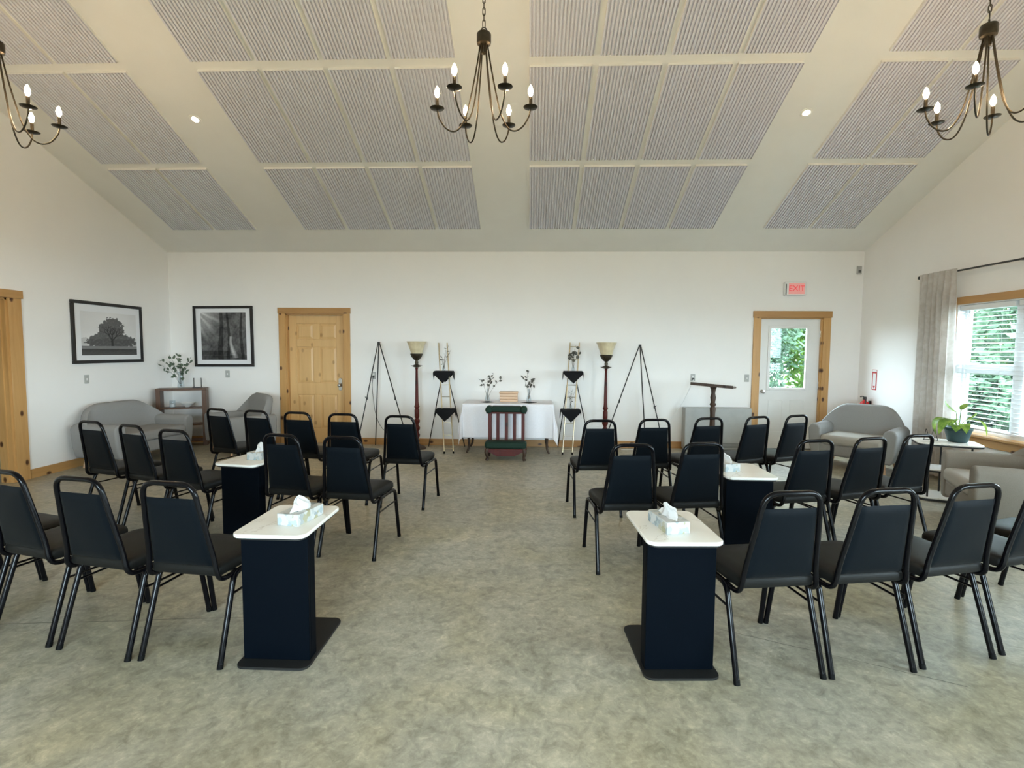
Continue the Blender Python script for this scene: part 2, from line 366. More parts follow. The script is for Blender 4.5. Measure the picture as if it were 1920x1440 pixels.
mb = MB(); wall_pieces(mb, YF - WT, YB + WT, None, [(DOOR_L[0], DOOR_L[1], 0, DOOR_L[2])], lambda a, b, z0, z1: mb.box(XL - WT, XL, a, b, z0, z1 if z1 else H)); gable(mb, XL - WT, XL)
wall_left = struct('wall_left', mb, WALL)
mb = MB(); wall_pieces(mb, YF - WT, YB + WT, None, [(a, b, c, d) for a, b, c, d in WIN_R], lambda a, b, z0, z1: mb.box(XR, XR + WT, a, b, z0, z1 if z1 else H)); gable(mb, XR, XR + WT)
wall_right = struct('wall_right', mb, WALL)
mb = MB(); e = .3
mb.prism([(YB + e, H - M * e), (RIDGE_Y, RIDGE_Z), (YF - e, H - M * e), (YF - e, H - M * e + .15), (RIDGE_Y, RIDGE_Z + .15), (YB + e, H - M * e + .15)], XL - WT, XR + WT, 'yz')
ceiling = struct('ceiling', mb, CEIL)
# ribbed acoustic panels screwed to the slope, each its own piece
SL = math.atan(M); PL_, PW, PT = 1.235, .606, .028
prof = []; NR = 18
for k in range(NR):
    x = -PW / 2 + PW * k / NR; d = PW / NR
    prof += [(x + .0 * d, -PT), (x + .54 * d, -PT), (x + .60 * d, -PT + .016), (x + .96 * d, -PT + .016)]
prof.append((PW / 2, -PT))
mb = MB(); n = len(prof)
mb.add([(x, 0, z) for x, z in prof] + [(x, PL_, z) for x, z in prof], [(i, i + n, i + n + 1, i + 1) for i in range(n - 1)], 0)
lip = .004
mb.add([(-PW/2,0,0),(PW/2,0,0),(PW/2,0,-PT),(-PW/2,0,-PT)], [(0,1,2,3)], 1)
mb.add([(-PW/2,PL_,0),(PW/2,PL_,0),(PW/2,PL_,-PT),(-PW/2,PL_,-PT)], [(3,2,1,0)], 1)
mb.add([(-PW/2,0,0),(-PW/2,PL_,0),(-PW/2,PL_,-PT),(-PW/2,0,-PT)], [(3,2,1,0)], 1)
mb.add([(PW/2,0,0),(PW/2,PL_,0),(PW/2,PL_,-PT),(PW/2,0,-PT)], [(0,1,2,3)], 1)
panel_me = mb.mesh('acoustic_panel', [PANEL, PANEL_EDGE])
for x0, cnt, wd in ((-5.297, 2, 1.256), (-3.319, 4, 2.574), (-.041, 4, 2.597), (3.270, 2, 1.256)):
    step = (wd - PW) / (cnt - 1)
    for k in range(cnt):
        for d1 in (1.716, 2.956, 4.196):   # distance of each row's near edge from the back wall
            inst('acoustic_panel', panel_me, ceiling, (x0 + PW / 2 + k * step, YB - d1, H + M * d1), (-SL, 0, 0))
# recessed downlights
for x, lab in ((-3.72, 'small recessed downlight in the ceiling strip on the left'), (2.878, 'small recessed downlight in the ceiling strip on the right')):
    t = thing('recessed_downlight', lab, 'light', (x, YB - 2.4, H + M * 2.4)); t.rotation_euler = (-SL, 0, 0)
    MB().lathe([(.035, -.002), (.05, -.006), (.062, -.004), (.064, .0)], 24).build('trim_ring', CEIL, t, smooth=50)
    MB().lathe([(0, -.004), (.02, -.008), (.036, -.004)], 20).build('lens', DOWNL, t, smooth=50)

# baseboards
BBH, BBT = .105, .018
mb = MB()
for a, b in ((XL + BBT, DOOR1[0] - .115), (DOOR1[1] + .108, DOOR2[0] - .106), (DOOR2[1] + .122, XR - BBT)): mb.box(a, b, YB - BBT, YB, 0, BBH)
struct('baseboard_back', mb, PINE_X)
struct('baseboard_left', MB().box(XL, XL + BBT, DOOR_L[1] + .16, YB - BBT, 0, BBH).box(XL, XL + BBT, YF, DOOR_L[0] - .16, 0, BBH), PINE_Y)
struct('baseboard_right', MB().box(XR - BBT, XR, YF, YB, 0, BBH), PINE_Y)

# door and window casings of knotty pine
def casing_back(name, x0, x1, z, w0, w1, hh, over):
    t = bpy.data.objects.new(name, None); COL.objects.link(t); t['kind'] = 'structure'
    MB().box(x0 - w0, x0, YB - .022, YB, 0, z).build('side_board', PINE_Z, t, bevel=(.002, 1))
    MB().box(x1, x1 + w1, YB - .022, YB, 0, z).build('side_board', PINE_Z, t, bevel=(.002, 1))
    MB().box(x0 - w0 - over, x1 + w1 + over, YB - .030, YB, z, z + hh).build('head_board', PINE_X, t, bevel=(.002, 1))
    MB().box(x0, x0 + .02, YB - .005, YB + WT, 0, z).build('jamb', PINE_Z, t)
    MB().box(x1 - .02, x1, YB - .005, YB + WT, 0, z).build('jamb', PINE_Z, t)
    MB().box(x0, x1, YB - .005, YB + WT, z - .02, z).build('jamb', PINE_X, t)
casing_back('trim_1', DOOR1[0], DOOR1[1], DOOR1[2], .105, .10, .092, .010)
casing_back('trim_2', DOOR2[0], DOOR2[1], DOOR2[2], .098, .114, .098, .010)
t = bpy.data.objects.new('trim_3', None); COL.objects.link(t); t['kind'] = 'structure'
y0, y1, zz = DOOR_L
MB().box(XL, XL + .024, y1, y1 + .15, 0, zz).build('side_board', PINE_Z, t, bevel=(.002, 1))
MB().box(XL, XL + .024, y0 - .15, y0, 0, zz).build('side_board', PINE_Z, t, bevel=(.002, 1))
MB().box(XL, XL + .034, y0 - .165, y1 + .165, zz, zz + .09).build('head_board', PINE_Y, t, bevel=(.002, 1))
MB().box(XL - WT, XL + .004, y1 - .022, y1, 0, zz).build('jamb', PINE_Z, t)
MB().box(XL - WT, XL + .004, y0, y0 + .022, 0, zz).build('jamb', PINE_Z, t)
MB().box(XL - WT, XL + .004, y0, y1, zz - .022, zz).build('jamb', PINE_Y, t)
MB().box(XL - WT * .65, XL - WT * .3, y1 - .036, y1 - .022, 0, zz - .02).build('door_stop', PINE_Z, t)

# pine six-panel door
d1 = struct('door_1', MB().box(DOOR1[0] + .022, DOOR1[1] - .022, YB + .075, YB + .115, .002, DOOR1[2] - .022), DOORP)
dx0, dx1 = DOOR1[0] + .022, DOOR1[1] - .022; dw = dx1 - dx0
stile = .125; mid = .11; cx0, cx1 = dx0 + stile, dx1 - stile; pm = (cx0 + cx1) / 2
yf = YB + .075
for x0, x1 in ((dx0, cx0), (cx1, dx1)): MB().box(x0, x1, yf - .014, yf, .012, DOOR1[2] - .022).build('stile', DOORP, d1, bevel=(.004, 1))
rows = [(.24, .79), (.98, 1.56), (1.68, 1.93)]
rails = [(.012, .24), (.79, .98), (1.56, 1.68), (1.93, DOOR1[2] - .022)]
for z0, z1 in rails: MB().box(cx0, cx1, yf - .014, yf, z0, z1).build('rail', PINE_X if False else DOORP, d1, bevel=(.004, 1))
for z0, z1 in rows:
    MB().box(pm - mid / 2, pm + mid / 2, yf - .014, yf, z0, z1).build('mullion', DOORP, d1, bevel=(.004, 1))
    for x0, x1 in ((cx0, pm - mid / 2), (pm + mid / 2, cx1)):
        m_ = .03
        MB().add([(x0 + .012, yf, z0 + .012), (x1 - .012, yf, z0 + .012), (x1 - .012, yf, z1 - .012), (x0 + .012, yf, z1 - .012),
                  (x0 + .012 + m_, yf - .011, z0 + .012 + m_), (x1 - .012 - m_, yf - .011, z0 + .012 + m_), (x1 - .012 - m_, yf - .011, z1 - .012 - m_), (x0 + .012 + m_, yf - .011, z1 - .012 - m_)],
                 [(4, 5, 6, 7), (0, 1, 5, 4), (1, 2, 6, 5), (2, 3, 7, 6), (3, 0, 4, 7)]).build('panel', DOORP, d1)
hx = dx1 - .07
MB().prism(rrect(hx - .03, hx + .03, .86, 1.06, .025), yf - .024, yf - .014, 'xz').build('lock_plate', CHROME, d1, bevel=(.003, 2))
MB().lathe([(.011, 0), (.011, .03), (.026, .04), (.030, .055), (.024, .068), (0, .072)], 18).xf(Matrix.Translation((hx, yf - .022, .945)) @ Matrix.Rotation(R(90), 4, 'X')).build('knob', CHROME, d1, smooth=40)

# white exterior door with a glazed upper half
d2 = thing('door_2', None, None); d2['kind'] = 'structure'
x0, x1, z1 = DOOR2[0] + .022, DOOR2[1] - .022, DOOR2[2] - .022; yf = YB + .03; yb = YB + .072
gx0, gx1, gz0, gz1 = 3.695, 4.257, .955, 1.893
MB().box(x0, gx0, yf, yb, .015, z1).box(gx1, x1, yf, yb, .015, z1).box(gx0, gx1, yf, yb, .015, gz0).box(gx0, gx1, yf, yb, gz1, z1).build('slab', WHITEP, d2)
for a, b, c, d in ((gx0 - .03, gx0 + .012, gz0 - .03, gz1 + .03), (gx1 - .012, gx1 + .03, gz0 - .03, gz1 + .03), (gx0 + .012, gx1 - .012, gz1 - .012, gz1 + .03), (gx0 + .012, gx1 - .012, gz0 - .03, gz0 + .012)):
    MB().box(a, b, yf - .013, yf, c, d).build('lite_frame', WHITEP, d2, bevel=(.004, 2))
MB().box(gx0, gx1, yf + .018, yf + .022, gz0, gz1).build('pane', PANE, d2)
for a, b in ((3.70, 3.925), (4.03, 4.255)):
    for z0_, z1_ in ((.27, .775),):
        for q in ((a, b, z1_ - .014, z1_), (a, b, z0_, z0_ + .014), (a, a + .014, z0_ + .014, z1_ - .014), (b - .014, b, z0_ + .014, z1_ - .014)):
            MB().box(q[0], q[1], yf - .006, yf, q[2], q[3]).build('panel_moulding', WHITEP, d2, bevel=(.003, 1))
MB().lathe([(.028, 0), (.028, .006), (.012, .01), (.012, .03), (.026, .042), (.029, .055), (.020, .068), (0, .07)], 18).xf(Matrix.Translation((3.60, yf, .907)) @ Matrix.Rotation(R(90), 4, 'X')).build('knob', CHROME, d2, smooth=40)
for z in (.25, 1.02, 1.80): MB().tube([(x1 + .004, yf - .006, z - .05), (x1 + .004, yf - .006, z + .05)], .007).build('hinge', CHROME, d2, smooth=50)
MB().box(x0 - .02, x1 + .02, YB - .01, YB + WT, 0, .014).build('threshold', DARKGR, d2)

# windows: frame, sashes, panes, pine surround
def window(name, y0, y1, z0, z1, seen):
    t = thing(name, None, None); t['kind'] = 'structure'
    xa, xb = XR + .085, XR + .14; ym = (y0 + y1) / 2; zr = z0 + (z1 - z0) * .50
    f = .04
    for q in ((y0, y0 + f, z0, z1), (y1 - f, y1, z0, z1), (y0 + f, y1 - f, z0, z0 + f), (y0 + f, y1 - f, z1 - f, z1)):
        MB().box(xa, xb, *q).build('frame', VINYLW, t, bevel=(.003, 1))
    MB().box(xa - .01, xb, ym - .055, ym + .055, z0 + f, z1 - f).build('mullion', VINYLW, t, bevel=(.003, 1))
    for a, b in ((y0 + f, ym - .055), (ym + .055, y1 - f)):
        MB().box(xa + .005, xb - .005, a, b, zr - .025, zr + .025).build('meeting_rail', VINYLW, t, bevel=(.003, 1))
        for c, d in ((z0 + f, zr - .025), (zr + .025, z1 - f)):
            sash = MB().box(xa + .012, xb - .012, a, a + .03, c, d).box(xa + .012, xb - .012, b - .03, b, c, d).box(xa + .012, xb - .012, a + .03, b - .03, c, c + .03).box(xa + .012, xb - .012, a + .03, b - .03, d - .03, d).build('sash', VINYLW, t)
            MB().box(xa + .026, xa + .030, a + .03, b - .03, c + .03, d - .03).build('pane', PANE, sash)
    # drywall-coloured liner and pine trim
    for q in ((y0 - .001, y0 + .012, z0, z1), (y1 - .012, y1 + .001, z0, z1)): MB().box(XR - .002, xa, *q).build('jamb_liner', VINYLW, t)
    MB().box(XR - .002, xa, y0, y1, z1 - .012, z1).build('jamb_liner', VINYLW, t)
    MB().box(XR - .022, XR, y0 - .09, y0 - .001, z0 - .02, z1).build('side_board', PINE_Z, t, bevel=(.002, 1))
    MB().box(XR - .022, XR, y1 + .001, y1 + .09, z0 - .02, z1).build('side_board', PINE_Z, t, bevel=(.002, 1))
    MB().box(XR - .028, XR, y0 - .10, y1 + .10, z1, z1 + .085).build('head_board', PINE_Y, t, bevel=(.002, 1))
    MB().box(XR - .055, xa, y0 - .10, y1 + .10, z0 - .022, z0 + .004).build('stool', PINE_Y, t, bevel=(.004, 2))
    MB().box(XR - .020, XR, y0 - .085, y1 + .085, z0 - .115, z0 - .022).build('apron', PINE_Y, t, bevel=(.002, 1))
    return t
for i, (a, b, c, d) in enumerate(WIN_R): window('window_%d' % (i + 1), a, b, c, d, i == 0)
for i, (x0, x1, z0, z1) in enumerate(WIN_F):
    t = thing('window_%d' % (i + 4), None, None); t['kind'] = 'structure'; ya, yb_ = YF - .13, YF - .08
    for q in ((x0, x0 + .05, z0, z1), (x1 - .05, x1, z0, z1), (x0 + .05, x1 - .05, z0, z0 + .05), (x0 + .05, x1 - .05, z1 - .05, z1), ((x0 + x1) / 2 - .05, (x0 + x1) / 2 + .05, z0 + .05, z1 - .05)):
        MB().box(q[0], q[1], ya, yb_, q[2], q[3]).build('frame', VINYLW, t)
    for a, b in ((x0 + .05, (x0 + x1) / 2 - .05), ((x0 + x1) / 2 + .05, x1 - .05)): MB().box(a, b, ya + .02, ya + .024, z0 + .05, z1 - .05).build('pane', PANE, t)
    MB().box(x0 - .1, x1 + .1, YF, YF + .022, z1, z1 + .085).box(x0 - .1, x1 + .1, YF, YF + .05, z0 - .02, z0).box(x0 - .09, x0, YF, YF + .022, z0, z1).box(x1, x1 + .09, YF, YF + .022, z0, z1).build('casing', PINE_X, t)

# horizontal blinds inside the visible window
y0, y1, z0, z1 = WIN_R[0]; ym = (y0 + y1) / 2
for a, b, lab in ((ym + .02, y1 - .016, 'white slatted blind in the window half beside the curtain'), (y0 + .016, ym - .02, 'white slatted blind in the window half nearer the camera')):
    t = thing('window_blind', lab, 'blind', (XR + .045, (a + b) / 2, z1 - .02), group='blinds in the right window')
    hw = (b - a) / 2
    MB().box(-.028, .028, -hw, hw, -.05, 0.006).build('headrail', VINYLW, t, bevel=(.003, 1))
    sm = MB().grid(lambda u, v: ((u - .5) * .048, -hw + 2 * hw * v, -.006 * (2 * u - 1) ** 2 + .004 * (u - .5)), 4, 1).mesh('slat', SLAT, 60)
    ns = 27
    for k in range(ns):
        inst('slat', sm, t, (0, 0, -.085 - k * .0495), (0, R(6), 0))
    MB().box(-.02, .02, -hw, hw, -.085 - ns * .0495, -.065 - ns * .0495).build('bottom_rail', VINYLW, t)
    for s_ in (-.6, .6): MB().tube([(-.026, s_ * hw, -.05), (-.026, s_ * hw, -.08 - ns * .0495)], .0012, 4).build('ladder_cord', SLAT, t)

# outdoors
struct('ground', MB().box(-30, 40, -30, 45, -.3, -.14), LAWN)
def leaf_cloud(cx, cy, cz, rx, ry, rz, n, s0, s1):
    mb = MB()
    for _ in range(n):
        while True:
            p = Vector((random.uniform(-1, 1), random.uniform(-1, 1), random.uniform(-1, 1)))
            if .25 < p.length < 1: break
        f = .75 + .35 * mnoise.noise(p * 2.5); c = Vector((cx + p.x * rx * f, cy + p.y * ry * f, cz + p.z * rz * f))
        a = Vector((random.gauss(0, 1), random.gauss(0, 1), random.gauss(0, 1))).normalized(); b = a.orthogonal().normalized(); s = random.uniform(s0, s1)
        mb.add([c - a * s, c - b * s * .5, c + a * s, c + b * s * .5], [(0, 1, 2, 3)])
    return mb
def tree(x, y, h, rx, lab, mat, n=2200, s=(.07, .15)):
    t = thing('leafy_tree', lab, 'tree', (x, y, -.14), group='trees outside the building')
    MB().tube(spline([(0, 0, 0), (.05, .03, h * .3), (-.04, .05, h * .6), (0, 0, h * .8)], 4), [.12 - .006 * i for i in range(13)], 8).build('trunk', BARK, t, smooth=50)
    for k in range(4):
        a = k * 1.6 + x; MB().tube([(0, 0, h * (.3 + .1 * k)), (rx * .5 * math.cos(a), rx * .5 * math.sin(a), h * (.5 + .1 * k))], [.05, .02], 6).build('branch', BARK, t, smooth=50)
    f = leaf_cloud(0, 0, h * .52, rx, rx, h * .52, n, *s).build('foliage', mat, t); f['kind'] = 'stuff'
tree(5.0, 11.6, 4.2, 1.25, 'pale bluish tree seen in the left half of the door pane', TREELEAF2, 7000, (.035, .085))
tree(6.5, 11.9, 4.6, 1.15, 'bright green tree seen in the right half of the door pane', TREELEAF, 7000, (.035, .085))
tree(7.6, 14.6, 5.5, 1.7, 'tall green tree at the right edge of the door pane', TREELEAF, 3000, (.08, .16))
tree(5.6, 14.9, 5.5, 1.9, 'tall green tree behind the others outside the white door', TREELEAF, 2600, (.1, .2))
def shrub(x, y, h, r_, lab):
    t = thing('leafy_shrub', lab, 'shrub', (x, y, -.14), group='shrubs outside the window')
    for k in range(3): MB().tube([(0, 0, 0), (.25 * r_ * math.cos(k * 2.1), .25 * r_ * math.sin(k * 2.1), h * .6)], [.025, .01], 6).build('stem', BARK, t, smooth=50)
    f = leaf_cloud(0, 0, h * .5, r_, r_, h * .55, 2600, .05, .11).build('foliage', TREELEAF2, t); f['kind'] = 'stuff'
shrub(8.3, 8.3, 1.75, .95, 'pale shrub low outside the window nearest the mullion')
shrub(8.4, 9.8, 1.65, .9, 'pale shrub low outside the middle of the window')
shrub(8.5, 11.2, 1.75, .95, 'pale shrub low outside the window beside the curtain')
tree(9.6, 9.9, 4.4, 1.5, 'green tree outside the window just right of the mullion', TREELEAF2, 2600)
tree(9.9, 12.6, 4.8, 1.6, 'leafy tree outside the window beside the curtain edge', TREELEAF2, 2600)
tree(12.6, 14.6, 6.0, 2.0, 'far tree filling the gap behind the nearer window trees', TREELEAF, 2200, (.12, .22))
tree(12.8, 11.2, 5.6, 1.9, 'broad far tree behind the window mullion', TREELEAF, 2200, (.12, .22))

# side room seen through the left doorway
sx0 = XL - 3.0
struct('wall_side_room', MB().box(sx0 - .1, sx0, 2.6, 8.4, 0, 2.7).box(sx0, XL - WT, 8.3, 8.4, 0, 2.7).box(sx0, XL - WT, 2.6, 2.7, 0, 2.7), WALL)
struct('ceiling_side_room', MB().box(sx0 - .1, XL - WT, 2.6, 8.4, 2.6, 2.7), CEIL)
t = thing('added_side_room_light', 'unseen round lamp added to brighten the side room', 'lamp', (XL - 1.6, 5.0, 2.6))  # out-of-view lamp, added so the side room is not dark
MB().lathe([(.19, 0), (.19, -.02), (.16, -.03)], 24).build('rim', WHITEPL, t, smooth=40)
MB().lathe([(0, -.075), (.08, -.068), (.14, -.05), (.165, -.02)], 24).build('diffuser', SIDEL, t, smooth=60)
t = thing('low_cabinet', 'low grey cabinet with pale top seen through the left doorway', 'cabinet', (-7.6, 7.25, 0))
MB().box(-.7, .7, -.25, .25, .06, .60).build('body', GREYPL, t, bevel=(.006, 2))
MB().box(-.73, .73, -.28, .28, .60, .70).build('top', CUSH, t, bevel=(.01, 2))
MB().box(-.66, .66, -.2, .22, 0, .06).build('plinth', DARKGR, t)
for x in (-.35, .35): MB().box(x - .33, x + .33, -.268, -.25, .09, .57).build('door', GREYPL, t, bevel=(.003, 1))

# ------------------------------------------------------------------ banquet chairs
def make_chair():
    t = thing('banquet_chair', 'x', 'chair', group='black banquet chairs in rows')
    # seat cushion: rounded at the front, slightly crowned
    out = []
    for x, y, r_ in ((.185, -.195, .02), (.212, .215, .085), (-.212, .215, .085), (-.185, -.195, .02)): out.append((x, y, r_))
    poly = []
    n = len(out)
    for i in range(n):
        a = Vector(out[i - 1][:2]) - Vector(out[i][:2]); b = Vector(out[(i + 1) % n][:2]) - Vector(out[i][:2]); p = Vector(out[i][:2]); d = out[i][2]
        A = p + a.normalized() * d; B = p + b.normalized() * d
        for k in range(5):
            q = k / 4; v = A * (1 - q) ** 2 + p * 2 * q * (1 - q) + B * q * q; poly.append((v.x, v.y))
    if sum(poly[i - 1][0] * poly[i][1] - poly[i][0] * poly[i - 1][1] for i in range(len(poly))) < 0: poly.reverse()
    mb = MB(); rings = [(.97, .425), (1.0, .435), (1.0, .462), (.975, .474), (.90, .482), (.6, .488), (.25, .490)]
    c = (0, .01); k = len(poly)
    vs_ = [(c[0] + (x - c[0]) * s, c[1] + (y - c[1]) * s, z) for s, z in rings for x, y in poly]
    fs = [(i * k + j, i * k + (j + 1) % k, (i + 1) * k + (j + 1) % k, (i + 1) * k + j) for i in range(len(rings) - 1) for j in range(k)]
    fs += [list(range(k))[::-1], list(range((len(rings) - 1) * k, len(rings) * k))]
    mb.add(vs_, fs); mb.build('seat', VINYL_LIT, t, smooth=50)
    # back pad between the uprights
    def back_y(z): return -.2 - (z - .486) * (.066 / .33)
    def padpt(u, v, s):
        z = .478 + .345 * v; hw = .164 - .037 * v
        edge = min(1, min(u, 1 - u) * 9, min(v, 1 - v) * 12); bul = (.012 + .010 * math.sin(math.pi * u) * math.sin(math.pi * v)) * math.sqrt(max(edge, .0) * (2 - max(edge, 0))) if edge < 1 else (.012 + .010 * math.sin(math.pi * u) * math.sin(math.pi * v))
        return ((2 * u - 1) * hw, back_y(z) + (bul if s > 0 else -bul * .75), z)
    mb = MB(); mb.grid(lambda u, v: padpt(u, v, -1), 18, 18); mb.grid(lambda u, v: padpt(1 - u, v, 1), 18, 18)
    mb.build('backrest', VINYL, t, smooth=60)
    rad = .0125
    left = [(-.196, .03, .412), (-.190, -.205, .405), (-.176, back_y(.52) - .004, .52), (-.131, back_y(.897), .897)]
    path = left + [(-x, y, z) for x, y, z in left[::-1]]
    path = fillet(path, [.09, .045, .066, .066, .045, .09], 6)
    MB().tube(path, rad, 10).build('back_frame', TUBE, t, smooth=60)
    for s in (-1, 1):
        lg = MB().tube(fillet([(s * .202, -.03, .413), (s * .206, -.118, .413), (s * .214, -.246, .0)], .09, 6), .0138, 10).build('leg', TUBE, t, smooth=60); MB().tube([(s * .214, -.246, 0), (s * .2136, -.239, .022)], .0145, 10).build('foot_cap', RUBBER, lg, smooth=60)
        lg = MB().tube(fillet([(s * .202, .08, .413), (s * .208, .185, .413), (s * .215, .255, .0)], .09, 6), .0138, 10).build('leg', TUBE, t, smooth=60); MB().tube([(s * .215, .255, 0), (s * .2146, .2513, .022)], .0145, 10).build('foot_cap', RUBBER, lg, smooth=60)
        MB().tube([(s * .209, -.148, .318), (s * .211, .202, .318)], .006, 6).build('brace', TUBE, t, smooth=60)
    mb = MB()
    for s in (-1, 1): mb.tube([(s * .202, -.05, .413), (s * .202, .10, .413)], rad, 8)
    mb.tube([(-.202, -.075, .412), (.202, -.075, .412)], .009, 8); mb.tube([(-.202, .12, .412), (.202, .12, .412)], .009, 8)
    mb.build('seat_frame', TUBE, t, smooth=60)
    return t
ORD = ['first', 'second', 'third', 'fourth', 'fifth']
CH = {('nearest', 'right'): [(1.127, 2.568, .152), (1.586, 2.637, .166), (2.050, 2.747, .240), (2.525, 2.894, .299), (3.008, 3.090, .418)],
      ('nearest', 'left'): [(-1.651, 2.567, -.117), (-2.115, 2.619, -.189), (-2.586, 2.728, -.261), (-3.036, 2.853, -.298), (-3.488, 3.001, -.311)],
      ('middle', 'left'): [(-1.306, 3.842, -.110), (-1.768, 3.918, -.19), (-2.655, 4.055, -.24), (-3.137, 4.265, -.345), (-3.650, 4.455, -.28)],
      ('middle', 'right'): [(.660, 3.693, .087), (1.130, 3.772, .152), (1.965, 3.955, .20), (2.405, 4.075, .29), (2.865, 4.240, .292)],
      ('farthest', 'left'): [(-1.200, 5.028, -.111), (-1.795, 5.135, -.06), (-2.255, 5.222, -.16), (-2.70, 5.32, -.25), (-3.15, 5.425, -.331)],
      ('farthest', 'right'): [(.606, 4.883, .065), (1.101, 4.984, .118), (1.605, 5.118, .246), (2.072, 5.235, .387), (2.510, 5.380, .406)]}
proto = make_chair(); first = True
for (row, side), L in CH.items():
    for i, (x, y, a) in enumerate(L):
        o = proto if first else copy_tree(proto); first = False
        o.location = (x, y, 0); o.rotation_euler = (0, 0, a)
        o['label'] = 'black vinyl banquet chair, %s from the aisle in the %s row, %s side' % (ORD[i], row, side)

# ------------------------------------------------------------------ slim C-shaped side tables with tissue boxes
def make_ctable():
    t = thing('pedestal_side_table', 'x', 'table', group='narrow marble-topped side tables')
    W2, D2 = .178, .235
    MB().prism(rrect(-W2, W2, -D2, D2, .045, 6), .637, .655).build('tabletop', MARBLE, t, bevel=(.004, 2))
    MB().prism(rrect(-W2 + .01, W2 - .01, -D2 + .01, D2 - .01, .04, 6), .627, .637).build('top_plate', BASEPL, t)
    MB().box(-.163, .163, -.168, -.148, .012, .627).build('panel', NAVY, t, bevel=(.002, 1))
    MB().box(.150, .163, -.148, -.090, .012, .627).box(-.163, -.150, -.148, -.090, .012, .627).build('side_flange', NAVY, t, bevel=(.002, 1))
    MB().prism(rrect(-W2, W2, -D2, D2, .045, 6), 0, .012).build('base_plate', BASEPL, t, bevel=(.002, 1))
    return t
def make_tissue():
    t = thing('tissue_box', 'x', 'tissue box', group='tissue boxes on the side tables')
    MB().box(-.059, .059, -.105, .105, 0, .058).build('carton', TISSUEBOX, t, bevel=(.002, 1))
    def tuft(u, v):
        a = u * 2 * math.pi; h = v
        r_ = .046 * (1 - h) ** .65 * (1 + .22 * math.sin(3 * a + 1) + .14 * math.sin(7 * a + 4 * h)); sx = 1.5
        return (r_ * math.cos(a) * .62 + .012 * math.sin(5 * h), sx * r_ * math.sin(a), .056 + .062 * h ** .8 + .008 * math.sin(4 * a + 6 * h) * (h > .05))
    MB().grid(tuft, 36, 9).build('tissue', PAPER, t, smooth=35)
    return t
ct = make_ctable(); tb = make_tissue(); first = True
for (x, y, a), (bx, by, ba), place in (((-1.225, 2.535, .0), (-1.165, 2.53, -.2), 'left of the aisle in the nearest row'), ((.705, 2.545, .05), (.685, 2.52, .2), 'right of the aisle in the nearest row'),
                                       ((-2.19, 3.96, -.17), (-2.14, 3.985, -.15), 'among the middle-row chairs on the left'), ((1.545, 3.79, .0), (1.44, 3.82, .2), 'among the middle-row chairs on the right')):
    o = ct if first else copy_tree(ct); b_ = tb if first else copy_tree(tb); first = False
    o.location = (x, y, 0); o.rotation_euler = (0, 0, a); b_.location = (bx, by, .6552); b_.rotation_euler = (0, 0, ba)
    o['label'] = 'black side table with white marble top, %s' % place
    b_['label'] = 'patterned tissue box on the marble table %s' % place

# ------------------------------------------------------------------ chandeliers
def make_chandelier():
    t = thing('chandelier', 'x', 'chandelier', group='six-light bronze chandeliers')
    zc = H + M * (YB - 3.69) - 0  # ceiling height above
    MB().lathe([(0, .40), (.012, .415), (.030, .425), (.047, .432), (.05, .445), (.05, .495), (.044, .505), (.015, .51), (0, .512)], 24).build('hub', CHAND, t, smooth=40)
    MB().lathe([(.0, .36), (.018, .37), (.024, .40), (.02, .42)], 16).build('finial', CHAND, t, smooth=40)
    MB().tube([(.018 * math.cos(a), 0, .525 + .018 * math.sin(a)) for a in [2 * math.pi * k / 16 for k in range(16)]], .0035, 6, True).build('loop', CHAND, t, smooth=60)
    link = MB(); link.tube([(.009 * math.cos(a), 0, (.016 if math.sin(a) > 0 else -.016) + .009 * math.sin(a)) for a in [2 * math.pi * (k + .5) / 14 for k in range(14)]], .003, 5, True)
    lm = link.mesh('chain_link', CHAND, 60); top = zc - 3.20
    nl = int((top - .57) / .040)
    for k in range(nl): inst('chain_link', lm, t, (0, 0, .568 + k * .040), (0, 0, R(90) * (k % 2)))
    MB().lathe([(0, top - .06), (.03, top - .055), (.06, top - .03), (.065, top + .03)], 20).build('canopy', CHAND, t, smooth=40)
    for k in range(6):
        a = R(60 * k); ca, sa = math.cos(a), math.sin(a)
        pts = spline([(.026, 0, .425), (.05, 0, .28), (.082, 0, .12), (.118, 0, -.03), (.165, 0, -.125), (.215, 0, -.152), (.27, 0, -.125), (.312, 0, -.06), (.326, 0, -.004)], 5)
        arm = MB().tube([(p.x * ca, p.x * sa, p.z) for p in pts], .0055, 7).build('arm', CHAND, t, smooth=60)
        cx, cy = .326 * ca, .326 * sa
        MB().lathe([(.006, -.006), (.022, -.003), (.046, .003), (.050, .008), (.040, .005), (.012, .004), (.0, .004)], 20, (cx, cy, 0)).build('drip_pan', CHAND, arm, smooth=50)
        MB().lathe([(.0115, .004), (.0115, .072), (.006, .078)], 12, (cx, cy, 0)).build('candle_sleeve', CHAND, arm, smooth=50)
        MB().lathe([(.006, .078), (.012, .088), (.0175, .104), (.0175, .118), (.012, .138), (.005, .152), (0, .158)], 10, (cx, cy, 0)).build('bulb', BULB, arm, smooth=70)
    return t
ch = make_chandelier()
for i, (x, y, a, lab) in enumerate(((-.345, 3.69, 0, 'bronze six-light chandelier hanging over the centre aisle'), (-3.85, 3.69, R(-17), 'bronze six-light chandelier hanging near the left edge'), (3.03, 3.69, R(42), 'bronze six-light chandelier hanging over the right side'))):
    o = ch if i == 0 else copy_tree(ch); o.location = (x, y, 3.20); o.rotation_euler = (0, 0, a); o['label'] = lab

